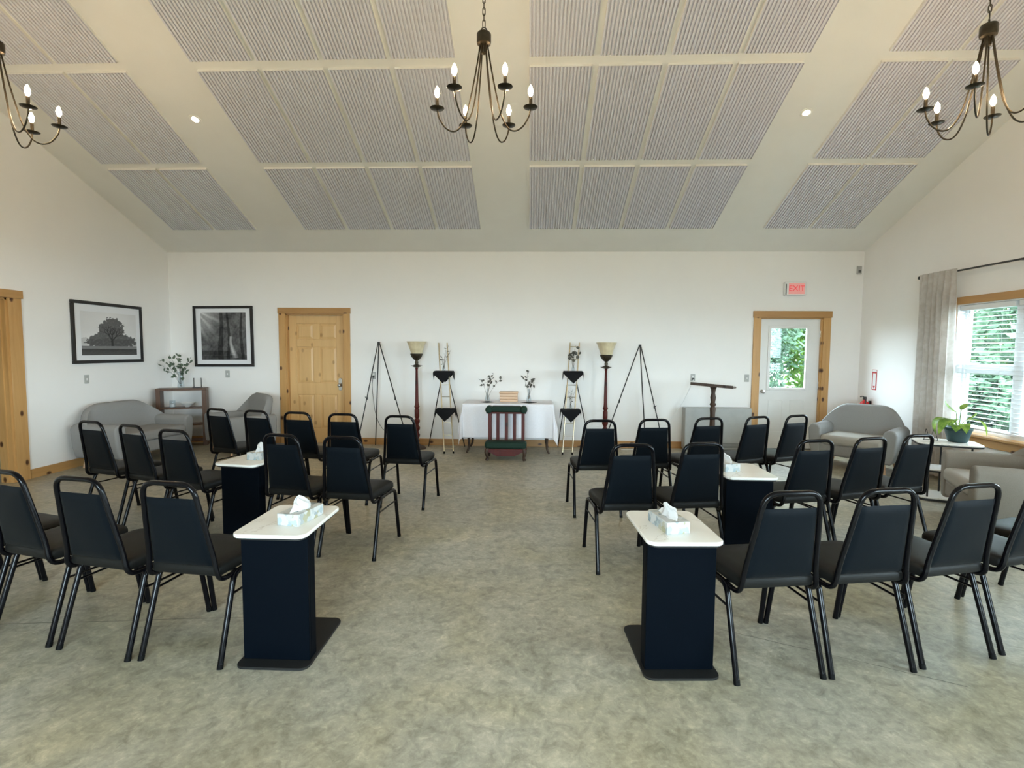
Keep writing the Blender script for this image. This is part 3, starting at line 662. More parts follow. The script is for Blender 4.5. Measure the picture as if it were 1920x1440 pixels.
# ------------------------------------------------------------------ upholstered seats
def make_seat(name, lab, cat, loc, rz, Wd, Dp, fab, cush, back_h=.80, arm_h=.58):
    # faces local -y; origin on the floor at the centre
    t = thing(name, lab, cat, loc, rz); hw, hd = Wd / 2, Dp / 2; aw = .14
    MB().box(-hw + aw * .6, hw - aw * .6, -hd + .03, hd - .08, .16, .32).build('base', fab, t, bevel=(.03, 3))
    MB().box(-hw + aw, hw - aw, -hd + .0, hd - .18, .31, .44).build('seat_cushion', cush, t, bevel=(.045, 4))
    for s in (-1, 1):
        pr = []
        xo, xi = hw, hw - aw
        prof_ = [(xi + .005, .14), (xo - .045, .14), (xo - .004, .28), (xo + .012, arm_h - .07), (xo - .012, arm_h - .018), (xo - .055, arm_h), (xi + .03, arm_h - .012), (xi - .004, arm_h - .06)]
        MB().prism([(s * x, z) for x, z in (prof_ if s > 0 else prof_[::-1])], -hd + .02, hd - .06, 'xz').build('arm', fab, t, bevel=(.028, 4))
    # arched, wrapped back
    nb = 22
    def bk(u, front, zf):
        x = (2 * u - 1) * hw; e_ = abs(2 * u - 1)
        top = back_h - (back_h - arm_h + .02) * max(0, (e_ - .35) / .65) ** 2.3
        wrap = -.16 * max(0, (e_ - .55) / .45) ** 2
        z = .15 + (top - .15) * zf; lean = .10 * zf
        th = .13 - .03 * zf
        return (x * (1 - .03 * zf), hd - .13 + lean + wrap - (th if front else 0), z)
    mb = MB(); nz = 8
    zs = [k / nz for k in range(nz + 1)]
    def ring(u): return [bk(u, True, z) for z in zs] + [((lambda p, q: ((p[0] + q[0]) / 2, (p[1] + q[1]) / 2, p[2] + .022))(bk(u, True, 1), bk(u, False, 1)))] + [bk(u, False, z) for z in zs[::-1]]
    vs_ = []; L = len(ring(0))
    for i in range(nb + 1): vs_ += ring(i / nb)
    fs = [(i * L + j, i * L + (j + 1) % L, (i + 1) * L + (j + 1) % L, (i + 1) * L + j) for i in range(nb) for j in range(L)]
    fs += [list(range(L)), list(range(nb * L, nb * L + L))[::-1]]
    mb.add(vs_, fs).build('backrest', fab, t, smooth=60)
    for sx in (-1, 1):
        for sy in (-1, 1):
            MB().tube([(sx * (hw - .15), sy * (hd - .13), .17), (sx * (hw - .12), sy * (hd - .10), 0)], [.025, .015], 8).build('leg', BOXWOOD, t, smooth=60)
    return t
make_seat('loveseat', 'grey rounded loveseat against the left wall under the framed oak print', 'sofa', (-5.33, 6.69, 0), R(83), 1.22, .74, FABRIC, FABRIC, .78, .575)
make_seat('armchair', 'grey tub armchair beside the pine door', 'armchair', (-4.33, 7.50, 0), R(-40), .96, .76, FABRIC, FABRIC, .82, .56)
make_seat('loveseat', 'grey rounded loveseat in the corner right of the white door', 'sofa', (4.34, 6.92, 0), R(-46), .97, .74, FABRIC, CUSH, .80, .575)
make_seat('armchair', 'taupe armchair under the window at the right edge', 'armchair', (4.18, 4.56, 0), R(-114), .90, .80, FABRIC2, CUSH, .78, .595)

# ------------------------------------------------------------------ tiered side table with pot plant
t = thing('tiered_side_table', 'three-tier black metal side table with white marble top by the window', 'table', (4.33, 5.47, 0), R(-24))
def rtri(s, r_): return rrect(-.27 * s, .27 * s, -.20 * s, .20 * s, r_, 6)
MB().prism(rtri(1, .09), .585, .60).build('tabletop', MARBLE, t, bevel=(.004, 2))
MB().prism(rtri(1.0, .09), .570, .585).build('top_rim', BLACKM, t)
MB().prism(rtri(.8, .09), .312, .325).build('middle_shelf', MARBLE, t, bevel=(.003, 1)); MB().prism(rtri(.81, .09), .296, .312).build('shelf_rim', BLACKM, t)
MB().prism(rtri(.95, .09), .022, .036).build('bottom_shelf', MARBLE, t, bevel=(.003, 1)); MB().prism(rtri(.96, .09), 0, .022).build('shelf_rim', BLACKM, t)
for x, y in ((-.17, -.15), (.17, -.15), (0, .16)): MB().tube([(x, y, .02), (x, y, .575)], .009, 8).build('post', BLACKM, t, smooth=60)
t = thing('potted_plant', 'leafy green plant in a teal pot on the tiered side table', 'plant', (4.44, 5.47, .602))
MB().lathe([(0, 0), (.075, 0), (.085, .01), (.112, .12), (.118, .123), (.122, .15), (.116, .152), (.108, .145), (.10, .13), (0, .128)], 24).build('pot', TEAL, t, smooth=40)
MB().lathe([(0, .134), (.06, .136), (.10, .132)], 20).build('soil', SOIL, t, smooth=60)
def big_leaf(base_, az, reach, rise, droop, ln, wd):
    mb = MB(); ca, sa = math.cos(az), math.sin(az)
    p0 = Vector((base_[0], base_[1], .13)); p1 = p0 + Vector((ca * reach, sa * reach, rise))
    stem = [p0, (p0 + p1) / 2 + Vector((0, 0, rise * .22)), p1]
    def fn(u, v):
        w_ = wd * 1.35 * math.sin(math.pi * min(1, .06 + v * .94)) ** .8 * (1 - .35 * v); c = (2 * u - 1)
        out = ln * 1.3 * v; d = p1 + Vector((ca * out * math.cos(droop * v), sa * out * math.cos(droop * v), -out * math.sin(droop * v) * .9 + .02 * math.sin(math.pi * v)))
        s_ = Vector((-sa, ca, 0)) * w_ * c; return tuple(d + s_ + Vector((0, 0, .18 * w_ * abs(c))))
    mb.grid(fn, 6, 9)
    return mb, MB().tube(spline(stem, 4), .0035, 5)
for az, reach, rise, droop, ln, wd in ((R(195), .05, .10, .75, .19, .05), (R(170), .10, .11, 1.25, .17, .045), (R(250), .05, .06, .6, .12, .045), (R(30), .02, .20, -.55, .10, .028), (R(120), .0, .17, -.9, .13, .03), (R(300), .03, .09, -.9, .11, .042), (R(340), .07, .10, .9, .18, .042), (R(70), .06, .08, .7, .14, .045), (R(225), .03, .04, .5, .10, .05)):
    lf, st = big_leaf((.02 * math.cos(az), .02 * math.sin(az)), az, reach, rise, droop, ln, wd)
    o = st.build('stem', POTHOS, t, smooth=60); lf.build('leaf', POTHOS, o, smooth=80)
t = thing('wire_holder', 'small zigzag wire card holder beside the teal pot', 'holder', (4.22, 5.52, .602), R(-20))
MB().tube(fillet([(-.07, 0, .003), (-.055, .0, .13), (-.02, 0, .01), (.015, 0, .13), (.05, 0, .003)], .02, 5), .003, 6).build('wire', BLACKM, t, smooth=60)
MB().tube(fillet([(-.07, 0, .003), (-.06, .06, .003), (.045, .06, .003), (.05, 0, .003)], .02, 4), .003, 6).build('foot_wire', BLACKM, t, smooth=60)

# ------------------------------------------------------------------ curtain and rod
t = thing('curtain_rod', 'dark metal curtain rod above the right window', 'rod', (4.955, 5.5, 2.477))
MB().tube([(0, 1.34, 0), (0, -1.3, 0)], .0105, 10).build('rod', BLACKM, t, smooth=60)
for y in (1.345, -1.305): MB().lathe([(0, -.02), (.012, -.016), (.017, 0), (.012, .016), (0, .02)], 14, (0, y, 0)).build('finial', BLACKM, t, smooth=60)
for y in (1.29, 0, -1.25): MB().tube([(0, y, 0), (.075, y, 0), (.087, y, -.0)], .007, 8).box(.083, .0885, y - .02, y + .02, -.035, .035).build('bracket', BLACKM, t, smooth=40)
def curt(u, v):
    y = 6.795 - u * (.58 + .05 * v); amp = .028 + .012 * v
    x = 4.925 + amp * math.sin(u * 2 * math.pi * 6.5 + .5 * math.sin(v * 2)) + .010 * math.sin(u * 31 + v * 3)
    x = 4.925 + (x - 4.925) * min(1, .30 + v * 6)
    return (x, y - .02 * v, 2.505 - 2.47 * v)
o = MB().grid(curt, 110, 30).build('curtain', CURT, None, smooth=80); tag(o, 'sheer beige patterned curtain gathered at the left of the window', 'curtain')

# ------------------------------------------------------------------ framed prints
def fbm(x, y, o=4):
    return sum(mnoise.noise(Vector((x * 2 ** k, y * 2 ** k, 3.1 * k))) / 2 ** k for k in range(o))
def seg_d(px, py, a, b):
    dx, dy = b[0] - a[0], b[1] - a[1]; L = dx * dx + dy * dy; q = max(0, min(1, ((px - a[0]) * dx + (py - a[1]) * dy) / L)); return math.hypot(px - a[0] - q * dx, py - a[1] - q * dy), q
branches = []
def grow(p, ang, ln, wd, d):
    q = (p[0] + ln * math.cos(ang), p[1] + ln * math.sin(ang)); branches.append((p, q, wd))
    if d:
        for da in ((-.62, -.12, .48) if d > 2 else (-.55, .5)): grow(q, ang + da + random.uniform(-.15, .15), ln * random.uniform(.66, .82), wd * .62, d - 1)
random.seed(11); grow((.53, .17), R(91), .17, .020, 4)
def oak(u, v):
    sky = .82 - .16 * abs(u - .5) - .10 * (v - .5) + .03 * fbm(u * 3, v * 3)
    g = sky
    far = .26 + .05 * fbm(u * 6, 1) ; 
    if v < far + .12: g = sky * .75 + .02 * fbm(u * 30, v * 20)
    e_ = min(((u - .53) / .24) ** 2 + ((v - .52) / .36) ** 2, ((u - .53) / .46) ** 2 + ((v - .33) / .17) ** 2) + .35 * fbm(u * 7, v * 7) + .3 * fbm(u * 22, v * 22, 2)
    if e_ < 1: g = g * .17 + .07 * max(0, fbm(u * 26 + 5, v * 26))
    for a, b, wd in branches:
        if abs(u - a[0]) < .25 and abs(v - a[1]) < .25:
            d, q = seg_d(u, v, a, b)
            if d < wd: g = min(g, .045)
    if v < .21: g = .22 + .5 * (.21 - v) * (v > .13) + .02 * fbm(u * 14, v * 30)
    if v < .15: g = .06 + .25 * (.15 - v) + .015 * fbm(u * 20, v * 40)
    return max(.015, min(.8, g))
def forest(u, v):
    g = .11 + .07 * fbm(u * 5, v * 5) + .05 * fbm(u * 20, v * 20, 3)
    ang = math.atan2(1.08 - v, u + .15); g += max(0, .34 * math.sin(ang * 17 + 1.5 * fbm(u * 3, v * 3)) * (1 - u * 1.5)) * max(0, v - .3) * 1.2
    g += .38 * max(0, .55 - math.hypot(u, v - 1.0)) * 1.6
    for x0, wd in ((.44, .05), (.60, .03), (.90, .03)):
        if abs(u - x0 - .02 * math.sin(v * 5 + x0 * 9)) < wd * (1.2 - .5 * v): g *= .35
    px = .70 - .05 * math.sin(v * 4) + .20 * max(0, .35 - v); hw_ = .035 + .11 * max(0, .45 - v)
    if v < .50: g += .42 * max(0, 1 - abs(u - px) / hw_) * (v > .04)
    if v < .10: g = g * .55
    if .10 < v < .20 and u < .62: g *= .45
    return max(.012, min(.7, g))
def picture(name, lab, Wd, Hd, mt, fn, mat4, seed):
    t = thing(name, lab, 'picture'); t.matrix_world = mat4; fwid = .042
    for q in ((-Wd/2, Wd/2, Hd/2 - fwid, Hd/2), (-Wd/2, Wd/2, -Hd/2, -Hd/2 + fwid), (-Wd/2, -Wd/2 + fwid, -Hd/2 + fwid, Hd/2 - fwid), (Wd/2 - fwid, Wd/2, -Hd/2 + fwid, Hd/2 - fwid)):
        MB().box(q[0], q[1], -.028, 0, q[2], q[3]).build('frame_side', FRAMEB, t, bevel=(.003, 1))
    MB().box(-Wd/2 + fwid, Wd/2 - fwid, -.014, -.004, -Hd/2 + fwid, Hd/2 - fwid).build('mat_board', MATB, t)
    a, b, c, d = mt; nu, nv = 130, 110
    mb = MB().grid(lambda u, v: (a + (b - a) * u, -.0152, c + (d - c) * v), nu, nv); o = mb.build('print', PRINT, t)
    ca = o.data.color_attributes.new('print', 'FLOAT_COLOR', 'POINT'); arr = []
    for j in range(nv + 1):
        for i in range(nu + 1):
            g = fn(i / nu, j / nv); arr += [g, g * .985, g * .985, 1]
    ca.data.foreach_set('color', arr)
    return t
# left wall: local x runs along +y (towards the corner), outward normal +x
ml = Matrix(((0, -1, 0, XL + .002), (1, 0, 0, 6.888), (0, 0, 1, 1.724), (0, 0, 0, 1)))
picture('framed_print', 'black framed print of a lone oak tree on the left wall', 1.175, .815, (-.455, .475, -.300, .275), oak, ml, 1)
mb_ = Matrix(((1, 0, 0, -4.927), (0, 1, 0, YB - .002), (0, 0, 1, 1.717), (0, 0, 0, 1))) @ Matrix.Rotation(R(-.4), 4, 'Y')
picture('framed_print', 'black framed print of a misty forest path beside the pine door', .972, .970, (-.366, .371, -.375, .380), forest, mb_, 2)
random.seed(21)

# ------------------------------------------------------------------ branches in vases
def sprig(mbs, mbl, base_, stems, leaf=(.022, .014), dens=9, start=.35):
    for (dx, dy, dz) in stems:
        p0 = Vector(base_); p2 = p0 + Vector((dx, dy, dz)); p1 = p0 + Vector((dx * .25, dy * .25, dz * .6))
        path = [p0 * (1 - q) ** 2 + p1 * 2 * q * (1 - q) + p2 * q * q for q in [k / 8 for k in range(9)]]
        mbs.tube(path, [.0024 - .0001 * k for k in range(9)], 5)
        for k in range(dens):
            q = start + (1 - start) * (k + random.random() * .6) / dens; q = min(q, 1)
            c = p0 * (1 - q) ** 2 + p1 * 2 * q * (1 - q) + p2 * q * q
            d = Vector((random.gauss(0, 1), random.gauss(0, 1) * .7, random.gauss(.2, .8))).normalized(); n_ = d.orthogonal().normalized(); n_ = Matrix.Rotation(random.uniform(0, 6.28), 3, d) @ n_
            l_ = random.uniform(leaf[0] * .7, leaf[0] * 1.3); w_ = random.uniform(leaf[1] * .8, leaf[1] * 1.2); bn = d.cross(n_) * .12
            c2 = c + d * l_ * .3
            mbl.add([c2, c2 + d * l_ * .6 + n_ * w_ - bn * l_, c2 + d * l_ * 1.4 + n_ * w_ - bn * l_, c2 + d * l_ * 2, c2 + d * l_ * 1.4 - n_ * w_ - bn * l_, c2 + d * l_ * .6 - n_ * w_ - bn * l_], [(0, 1, 2, 3), (0, 3, 4, 5)])
def vase(name, lab, loc, prof_, stems, leafmat=LEAF, leaf=(.022, .014), dens=9, grp=None, hgt=None, start=.35):
    t = thing(name, lab, 'vase', loc, 0, grp)
    MB().lathe(prof_, 18).build('glass_vase', VASEG, t, smooth=60)
    s_, l_ = MB(), MB(); sprig(s_, l_, (0, 0, .02), stems, leaf, dens, start)
    s_.build('stem', BARK if leafmat is LEAFD else LEAFD, t, smooth=60); o = l_.build('leaves', leafmat, t); o['kind'] = 'stuff'
    return t
TALLV = [(0, .004), (.045, .004), (.048, .02), (.040, .10), (.028, .17), (.034, .235), (.040, .245)]
BUD = [(0, .003), (.034, .003), (.038, .02), (.030, .07), (.015, .13), (.013, .19), (.017, .2)]

# ------------------------------------------------------------------ console with vase in the left corner
cx, cy, cr = -5.43, 7.80, R(24)
t = thing('console_shelf', 'narrow walnut console shelf in the left corner', 'shelf', (cx, cy, 0), cr)
MB().box(-.335, .335, -.12, .12, .872, .905).build('top', WALNUT, t, bevel=(.003, 1))
for s in (-1, 1): MB().box(s * .335 - (.06 if s > 0 else 0), s * .335 + (0 if s > 0 else .06), -.11, .11, 0, .872).build('side', WALNUT, t, bevel=(.003, 1))
for z in (.585, .325, .07): MB().box(-.275, .275, -.105, .105, z, z + .022).build('shelf', WALNUT, t, bevel=(.002, 1))
def on_console(lx, ly, z): return (cx + lx * math.cos(cr) - ly * math.sin(cr), cy + lx * math.sin(cr) + ly * math.cos(cr), z)
vase('leaf_vase', 'clear glass vase of green eucalyptus on the walnut console', on_console(-.02, 0, .906), TALLV,
     [(-.26, -.05, .42), (-.20, .04, .50), (-.05, .02, .52), (.05, -.06, .42), (.16, .02, .46), (.20, -.04, .40), (-.30, .0, .33)], LEAF, (.030, .021), 9)
t = thing('candle_pair', 'small stand with two thin dark candlesticks on the walnut console', 'candle holder', on_console(.21, -.02, .906), cr)
MB().box(-.07, .07, -.025, .025, 0, .012).build('base', BLACKM, t, bevel=(.002, 1))
for s in (-1, 1): MB().lathe([(.012, .012), (.007, .02), (.006, .15), (.009, .155)], 10, (s * .05, 0, 0)).build('candlestick', BLACKM, t, smooth=50)
t = thing('serving_bowl', 'white ridged bowl on the upper shelf of the walnut console', 'bowl', on_console(.06, -.01, .608), 0)
MB().lathe([(.03, 0), (.035, .008), (.075, .035), (.10, .065), (.095, .066), (.07, .04), (.03, .014), (0, .012)], 24, wob=lambda a, q: 1 + .03 * math.sin(12 * a) * q).build('bowl', WHITEPL, t, smooth=50)
t = thing('glass_candle_jar', 'small glass jar on the upper shelf of the walnut console', 'jar', on_console(-.14, 0, .608), 0)
MB().lathe([(0, .003), (.035, .003), (.04, .01), (.04, .10), (.038, .105)], 18).build('jar', VASEG, t, smooth=50)
MB().lathe([(0, .006), (.036, .006), (.036, .05), (0, .05)], 18).build('candle', WHITEPL, t, smooth=50)

# ------------------------------------------------------------------ altar table, cloth and what stands on it
AX, AY, AZ = -.335, 7.77, .735
t = thing('altar_table', 'small folding table under the white cloth at the back wall', 'table', (AX, AY, 0))
MB().box(-.64, .64, -.29, .29, AZ - .04, AZ - .006).build('tabletop', GREYPL, t, bevel=(.008, 2))
for sx in (-1, 1):
    for sy in (-1, 1): MB().tube(spline([(sx * .585, sy * .235, AZ - .04), (sx * .60, sy * .245, .45), (sx * .575, sy * .24, .12), (sx * .61, sy * .25, 0)], 4), [.026 - .0010 * k for k in range(13)], 8).build('leg', BROWNW, t, smooth=60)
    MB().tube([(sx * .59, -.235, .2), (sx * .59, .235, .2)], .009, 6).build('stretcher', BROWNW, t, smooth=60)
def drape(x, y, hx, hy, z0, flare=.13, wave=.018, freq=18, rnd=.02):
    ex, ey = max(0, abs(x) - hx), max(0, abs(y) - hy); sx, sy = (1 if x > 0 else -1), (1 if y > 0 else -1)
    e_ = math.hypot(ex, ey)
    if e_ == 0: return (x, y, z0)
    nx, ny = (ex / e_) * sx, (ey / e_) * sy
    off = rnd * min(1, e_ / .03) + flare * e_ + wave * math.sin(freq * (x * (1 if ey > ex else .0) + y * (0 if ey > ex else 1))) * min(1, e_ / .25)
    if ex > 0 and ey > 0: off += .10 * e_ * min(1, min(ex, ey) / .1)
    return (min(max(x, -hx), hx) + nx * off, min(max(y, -hy), hy) + ny * off, z0 - max(0, e_ - .012))
CWX, CWY = .655 + .33, .30
def altar(u, v):
    x = -CWX + 2 * CWX * u; y = -.30 - .51 + (.30 + .51 + .30 + .02) * v
    p = drape(x, y, .655, .305, AZ + .004, .07, .014, 21, .012)
    return (AX + p[0], min(AY + p[1], YB - .03), max(p[2], .02))
o = MB().grid(altar, 130, 70).build('tablecloth', LINEN, None, smooth=80, solid=.003); tag(o, 'white linen cloth draped over the altar table', 'tablecloth')
TZ = AZ + .0065
for x, lab in ((-.655, 'black square mat under the left vase on the altar'), (-.03, 'black square mat under the right vase on the altar')):
    o = MB().prism([(0, -.125), (.125, 0), (0, .125), (-.125, 0)], 0, .003).move((x, 7.70, TZ)).build('square_mat', BLACKC); tag(o, lab, 'mat', 'square mats on the altar')
vase('bud_vase', 'bud vase of spreading dark leaves left of the wooden box', (-.655, 7.70, TZ + .003), BUD, [(-.10, .0, .32), (.0, .02, .37), (.10, -.02, .42), (.22, .02, .34), (.05, 0, .30)], LEAFD, (.024, .017), 6, 'vases on the altar', start=.62)
vase('bud_vase', 'bud vase of upright dark leaves right of the wooden box', (-.03, 7.70, TZ + .003), BUD, [(-.08, .0, .36), (-.03, .02, .44), (.05, -.02, .34), (.09, .02, .32), (.02, 0, .28)], LEAFD, (.026, .020), 5, 'vases on the altar', start=.62)
t = thing('wooden_box', 'pale wooden planked box between the two vases on the altar', 'box', (-.335, 7.80, TZ))
for k in range(3): MB().box(-.135, .135, -.085, .085, .004 + k * .042, .044 + k * .042).build('plank', BOXWOOD, t, bevel=(.004, 1))
MB().box(-.142, .142, -.092, .092, .130, .152).build('lid', BOXWOOD, t, bevel=(.006, 2))

# ------------------------------------------------------------------ prayer kneeler
t = thing('prayer_kneeler', 'cherry wood prayer kneeler with dark green velvet pads before the altar', 'kneeler', (-.342, 7.16, 0))
MB().box(-.21, .21, -.025, .16, .655, .735).build('arm_pad', GREENV, t, bevel=(.025, 3))
for s in (-1, 1): MB().lathe([(.0, -.10), (.035, -.10), (.048, -.085), (.05, .085), (.035, .10), (0, .10)], 14).xf(Matrix.Translation((s * .245, .06, .69)) @ Matrix.Rotation(R(90), 4, 'X')).build('pad_roll', GREENV, t, smooth=50)
MB().box(-.28, .28, -.02, .15, .635, .657).build('arm_board', CHERRY, t, bevel=(.004, 1))
for x in (-.235, -.12, 0, .115, .235):
    MB().box(x - .022, x + .022, .03, .065, .165, .636).build('post', CHERRY, t, bevel=(.006, 2))
for s in (-1, 1): MB().box(s * .235 - .022, s * .235 + .022, .10, .135, .15, .636).build('post', CHERRY, t, bevel=(.006, 2))
MB().box(-.285, .285, -.17, .17, .135, .165).build('base_frame', CHERRY, t, bevel=(.006, 2))
MB().box(-.29, .29, -.18, .02, .165, .262).build('kneeling_pad', GREENV, t, bevel=(.035, 4))
MB().prism([(-.27, .137), (-.20, .105), (-.12, .065), (.12, .065), (.20, .105), (.27, .137)], -.165, -.15, 'xz').build('apron', CHERRY, t)
for sx in (-1, 1):
    for sy in (-1, 1): MB().tube(spline([(sx * .245, sy * .14, .17), (sx * .265, sy * .155, .11), (sx * .25, sy * .14, .04), (sx * .265, sy * .155, .0)], 4), [.03, .031, .031, .03, .028, .025, .022, .02, .019, .02, .022, .024, .025], 8).build('leg', BROWNW, t, smooth=60)

# ------------------------------------------------------------------ ladder plant stands with black napkins
def ladder(lab, f1, f2, t1, t2, r1, r2, hz, rungs):
    t = thing('ladder_stand', lab, 'stand'); f1, f2, t1, t2 = (Vector(p) for p in (f1, f2, t1, t2))
    for a, b in ((f1, t1), (f2, t2)):
        rl = MB().tube([a, b], .0095, 8).build('rail', GOLD, t, smooth=60); MB().tube([a, a + (b - a) * .018], .012, 8).build('foot_cap', RUBBER, rl, smooth=60)
    for q in rungs: MB().tube([f1.lerp(t1, q), f2.lerp(t2, q)], .005, 6).build('rung', GOLD, t, smooth=60)
    for a, b, r_ in ((f1, t1, r1), (f2, t2, r2)): MB().tube([a.lerp(b, hz), Vector(r_)], .0075, 8).build('back_leg', BLACKM, t, smooth=60)
    return t, (lambda q: (f1.lerp(t1, q) + f2.lerp(t2, q)) / 2)
LQ = [.045, .16, .27, .385, .50, .61, .73, .845, .965]
lt, lp = ladder('gold ladder stand with two black napkins left of the altar', (-1.262, 7.42, .004), (-1.128, 7.43, .004), (-1.432, 7.93, 1.63), (-1.300, 7.93, 1.63), (-1.60, 7.95, .006), (-1.03, 7.97, .006), .63, LQ[:7])
rt_, rp = ladder('gold ladder stand with two black napkins right of the altar', (.468, 7.46, .004), (.610, 7.47, .004), (.598, 7.95, 1.645), (.737, 7.95, 1.645), (.43, 8.02, .006), (.93, 7.93, .006), .63, LQ)
for par, fnc in ((lt, lp), (rt_, rp)):
    for q in (.385, .725):
        c = fnc(q); MB().box(c.x - .13, c.x + .13, c.y - .15, c.y + .03, c.z + .006, c.z + .016).build('shelf', BLACKM, par)
def napkin(lab, c, tw=0):
    def fn(u, v):
        a, b = (u - .5) * .40, (v - .5) * .40; x, y = (a - b) * .7071, (a + b) * .7071
        p = drape(x, y, .135, .09, 0, .10, .006, 30, .008); return (c[0] + p[0], c[1] - .06 + p[1], c[2] + .021 + p[2])
    o = MB().grid(fn, 36, 36).build('napkin', BLACKC, None, smooth=80, solid=.002); return tag(o, lab, 'napkin', 'black napkins on the ladder stands')
for q, lv in ((.385, 'lower'), (.725, 'upper')):
    napkin('black napkin draped on the %s step of the left ladder stand' % lv, lp(q)); napkin('black napkin draped on the %s step of the right ladder stand' % lv, rp(q))
SM = [(0, .003), (.024, .003), (.026, .012), (.022, .05), (.012, .075), (.013, .09)]
c = lp(.725); vase('twig_vase', 'small vase of bare twigs on the left ladder stand', (c.x, c.y - .06, c.z + .0235), SM, [(-.07, 0, .24), (.03, 0, .30), (.11, .02, .30), (-.02, 0, .18), (.07, .0, .36)], LEAFD, (.018, .007), 3, 'vases on the ladder stands', start=.45)
c = rp(.725); vase('leaf_vase', 'small vase of dark round leaves on the upper step, right ladder stand', (c.x, c.y - .06, c.z + .0235), SM, [(-.07, 0, .26), (.03, 0, .36), (.10, .02, .29), (-.03, 0, .22), (.0, 0, .28)], LEAFD, (.030, .022), 4, 'vases on the ladder stands', start=.5)
c = rp(.385); vase('twig_vase', 'small vase of thin twigs on the lower step, right ladder stand', (c.x, c.y - .06, c.z + .0235), SM, [(-.04, 0, .26), (.03, 0, .28), (.06, .02, .24), (.0, 0, .2)], LEAFD, (.016, .006), 3, 'vases on the ladder stands', start=.45)

# ------------------------------------------------------------------ torchiere floor lamps
def make_lamp():
    t = thing('floor_lamp', 'x', 'lamp', group='torchiere floor lamps')
    MB().lathe([(0, 0), (.135, 0), (.14, .012), (.12, .03), (.075, .05), (.04, .07), (.03, .10)], 24).build('base', BROWNW, t, smooth=40)
    pr = [(.028, .09), (.040, .12), (.022, .15), (.042, .19), (.046, .22), (.026, .25), (.024, .27), (.044, .30), (.047, .33), (.026, .365), (.024, .38), (.043, .41), (.046, .44), (.024, .47), (.036, .49), (.037, .60), (.026, .62), (.041, .65), (.030, .68), (.026, .72), (.022, 1.0), (.018, 1.22), (.024, 1.235), (.018, 1.25)]
    MB().lathe(pr, 18).build('turned_pole', CHERRY, t, smooth=35)
    MB().lathe([(.018, 1.25), (.05, 1.262), (.082, 1.275), (.085, 1.28), (.06, 1.282), (.022, 1.30), (.026, 1.33), (.020, 1.36)], 20, wob=lambda a, q: 1 + .05 * math.cos(8 * a)).build('collar_tray', BRONZE, t, smooth=50)
    MB().lathe([(.018, 1.355), (.045, 1.375), (.075, 1.41), (.092, 1.45), (.093, 1.465), (.085, 1.465)], 24, wob=lambda a, q: 1 + .04 * math.sin(10 * a) * q).build('bowl_cup', BRONZE, t, smooth=50)
    MB().lathe([(.080, 1.455), (.088, 1.48), (.105, 1.54), (.130, 1.61), (.150, 1.648), (.146, 1.648), (.126, 1.608), (.10, 1.54), (.08, 1.47)], 48, wob=lambda a, q: 1 + .025 * math.cos(12 * a)).build('glass_shade', SHADE, t, smooth=60)
    return t
lm = make_lamp(); lm.location = (-1.748, 7.80, 0); lm['label'] = 'turned wood torchiere lamp with cream glass shade, left of the altar'
dup(lm, (1.13, 7.80, 0), R(20), 'turned wood torchiere lamp with cream glass shade, right of the altar')

# ------------------------------------------------------------------ tripod easels
def easel(lab, top, fl, fr, fb, pegs):
    t = thing('tripod_easel', lab, 'easel'); top = Vector(top)
    MB().box(top.x - .018, top.x + .018, top.y - .018, top.y + .018, top.z - .035, top.z + .006).build('top_block', BLACKM, t, bevel=(.003, 1))
    for f, dx in ((fl, -.012), (fr, .012), (fb, 0)):
        a = top + Vector((dx, 0, -.015)); f = Vector(f); MB().tube([a, f], .0085, 8).build('leg', BLACKM, t, smooth=60)
    for f, s in ((fl, -1), (fr, 1)):
        a = top + Vector((0, 0, -.015)); p = a.lerp(Vector(f), pegs[0 if s < 0 else 1]); MB().tube([p, p + Vector((0, -.03, 0)), p + Vector((s * .012, -.055, .03))], .006, 6).build('peg', BLACKM, t, smooth=60)
        MB().tube([p + Vector((0, 0, -.02)), p + Vector((0, 0, .02))], .012, 8).build('peg_clamp', BLACKM, t, smooth=60)
easel('black tripod easel beside the pine door', (-2.365, 7.92, 1.635), (-2.60, 7.50, .005), (-1.775, 7.50, .005), (-2.465, 8.02, .005), (.52, .52))
easel('black tripod easel between the right lamp and the lectern', (1.655, 7.92, 1.615), (1.01, 7.48, .005), (1.98, 7.52, .005), (1.80, 8.03, .005), (.52, .57))

# ------------------------------------------------------------------ lectern and heater
t = thing('lectern', 'dark wood lectern on a turned post before the grey heater', 'lectern', (2.63, 7.5, 0), R(-28))
top = MB().box(-.285, .285, -.19, .19, -.012, .012).xf(Matrix.Translation((0, 0, 1.03)) @ Matrix.Rotation(R(3.5), 4, 'Y') @ Matrix.Rotation(R(-2), 4, 'X')).build('reading_board', BROWNW, t, bevel=(.004, 2))
MB().box(-.285, .285, -.198, -.182, -.012, .03).xf(Matrix.Translation((0, 0, 1.03)) @ Matrix.Rotation(R(3.5), 4, 'Y') @ Matrix.Rotation(R(-2), 4, 'X')).build('book_ledge', BROWNW, t, bevel=(.003, 1))
MB().lathe([(.03, .06), (.042, .09), (.028, .13), (.034, .2), (.038, .40), (.036, .62), (.042, .70), (.030, .73), (.046, .76), (.030, .79), (.040, .86), (.028, .92), (.034, .98), (.05, 1.01)], 18).build('turned_post', BROWNW, t, smooth=35)
for k in range(4):
    a = R(45 + 90 * k); MB().tube(spline([(0, 0, .10), (.10 * math.cos(a), .10 * math.sin(a), .11), (.20 * math.cos(a), .20 * math.sin(a), .05), (.26 * math.cos(a), .26 * math.sin(a), .014)], 4), [.03 - .0012 * i for i in range(13)], 8).build('foot', BROWNW, t, smooth=60)
t = thing('wall_heater', 'grey enamel convector heater against the wall beside the white door', 'heater', (2.872, 8.02, 0))
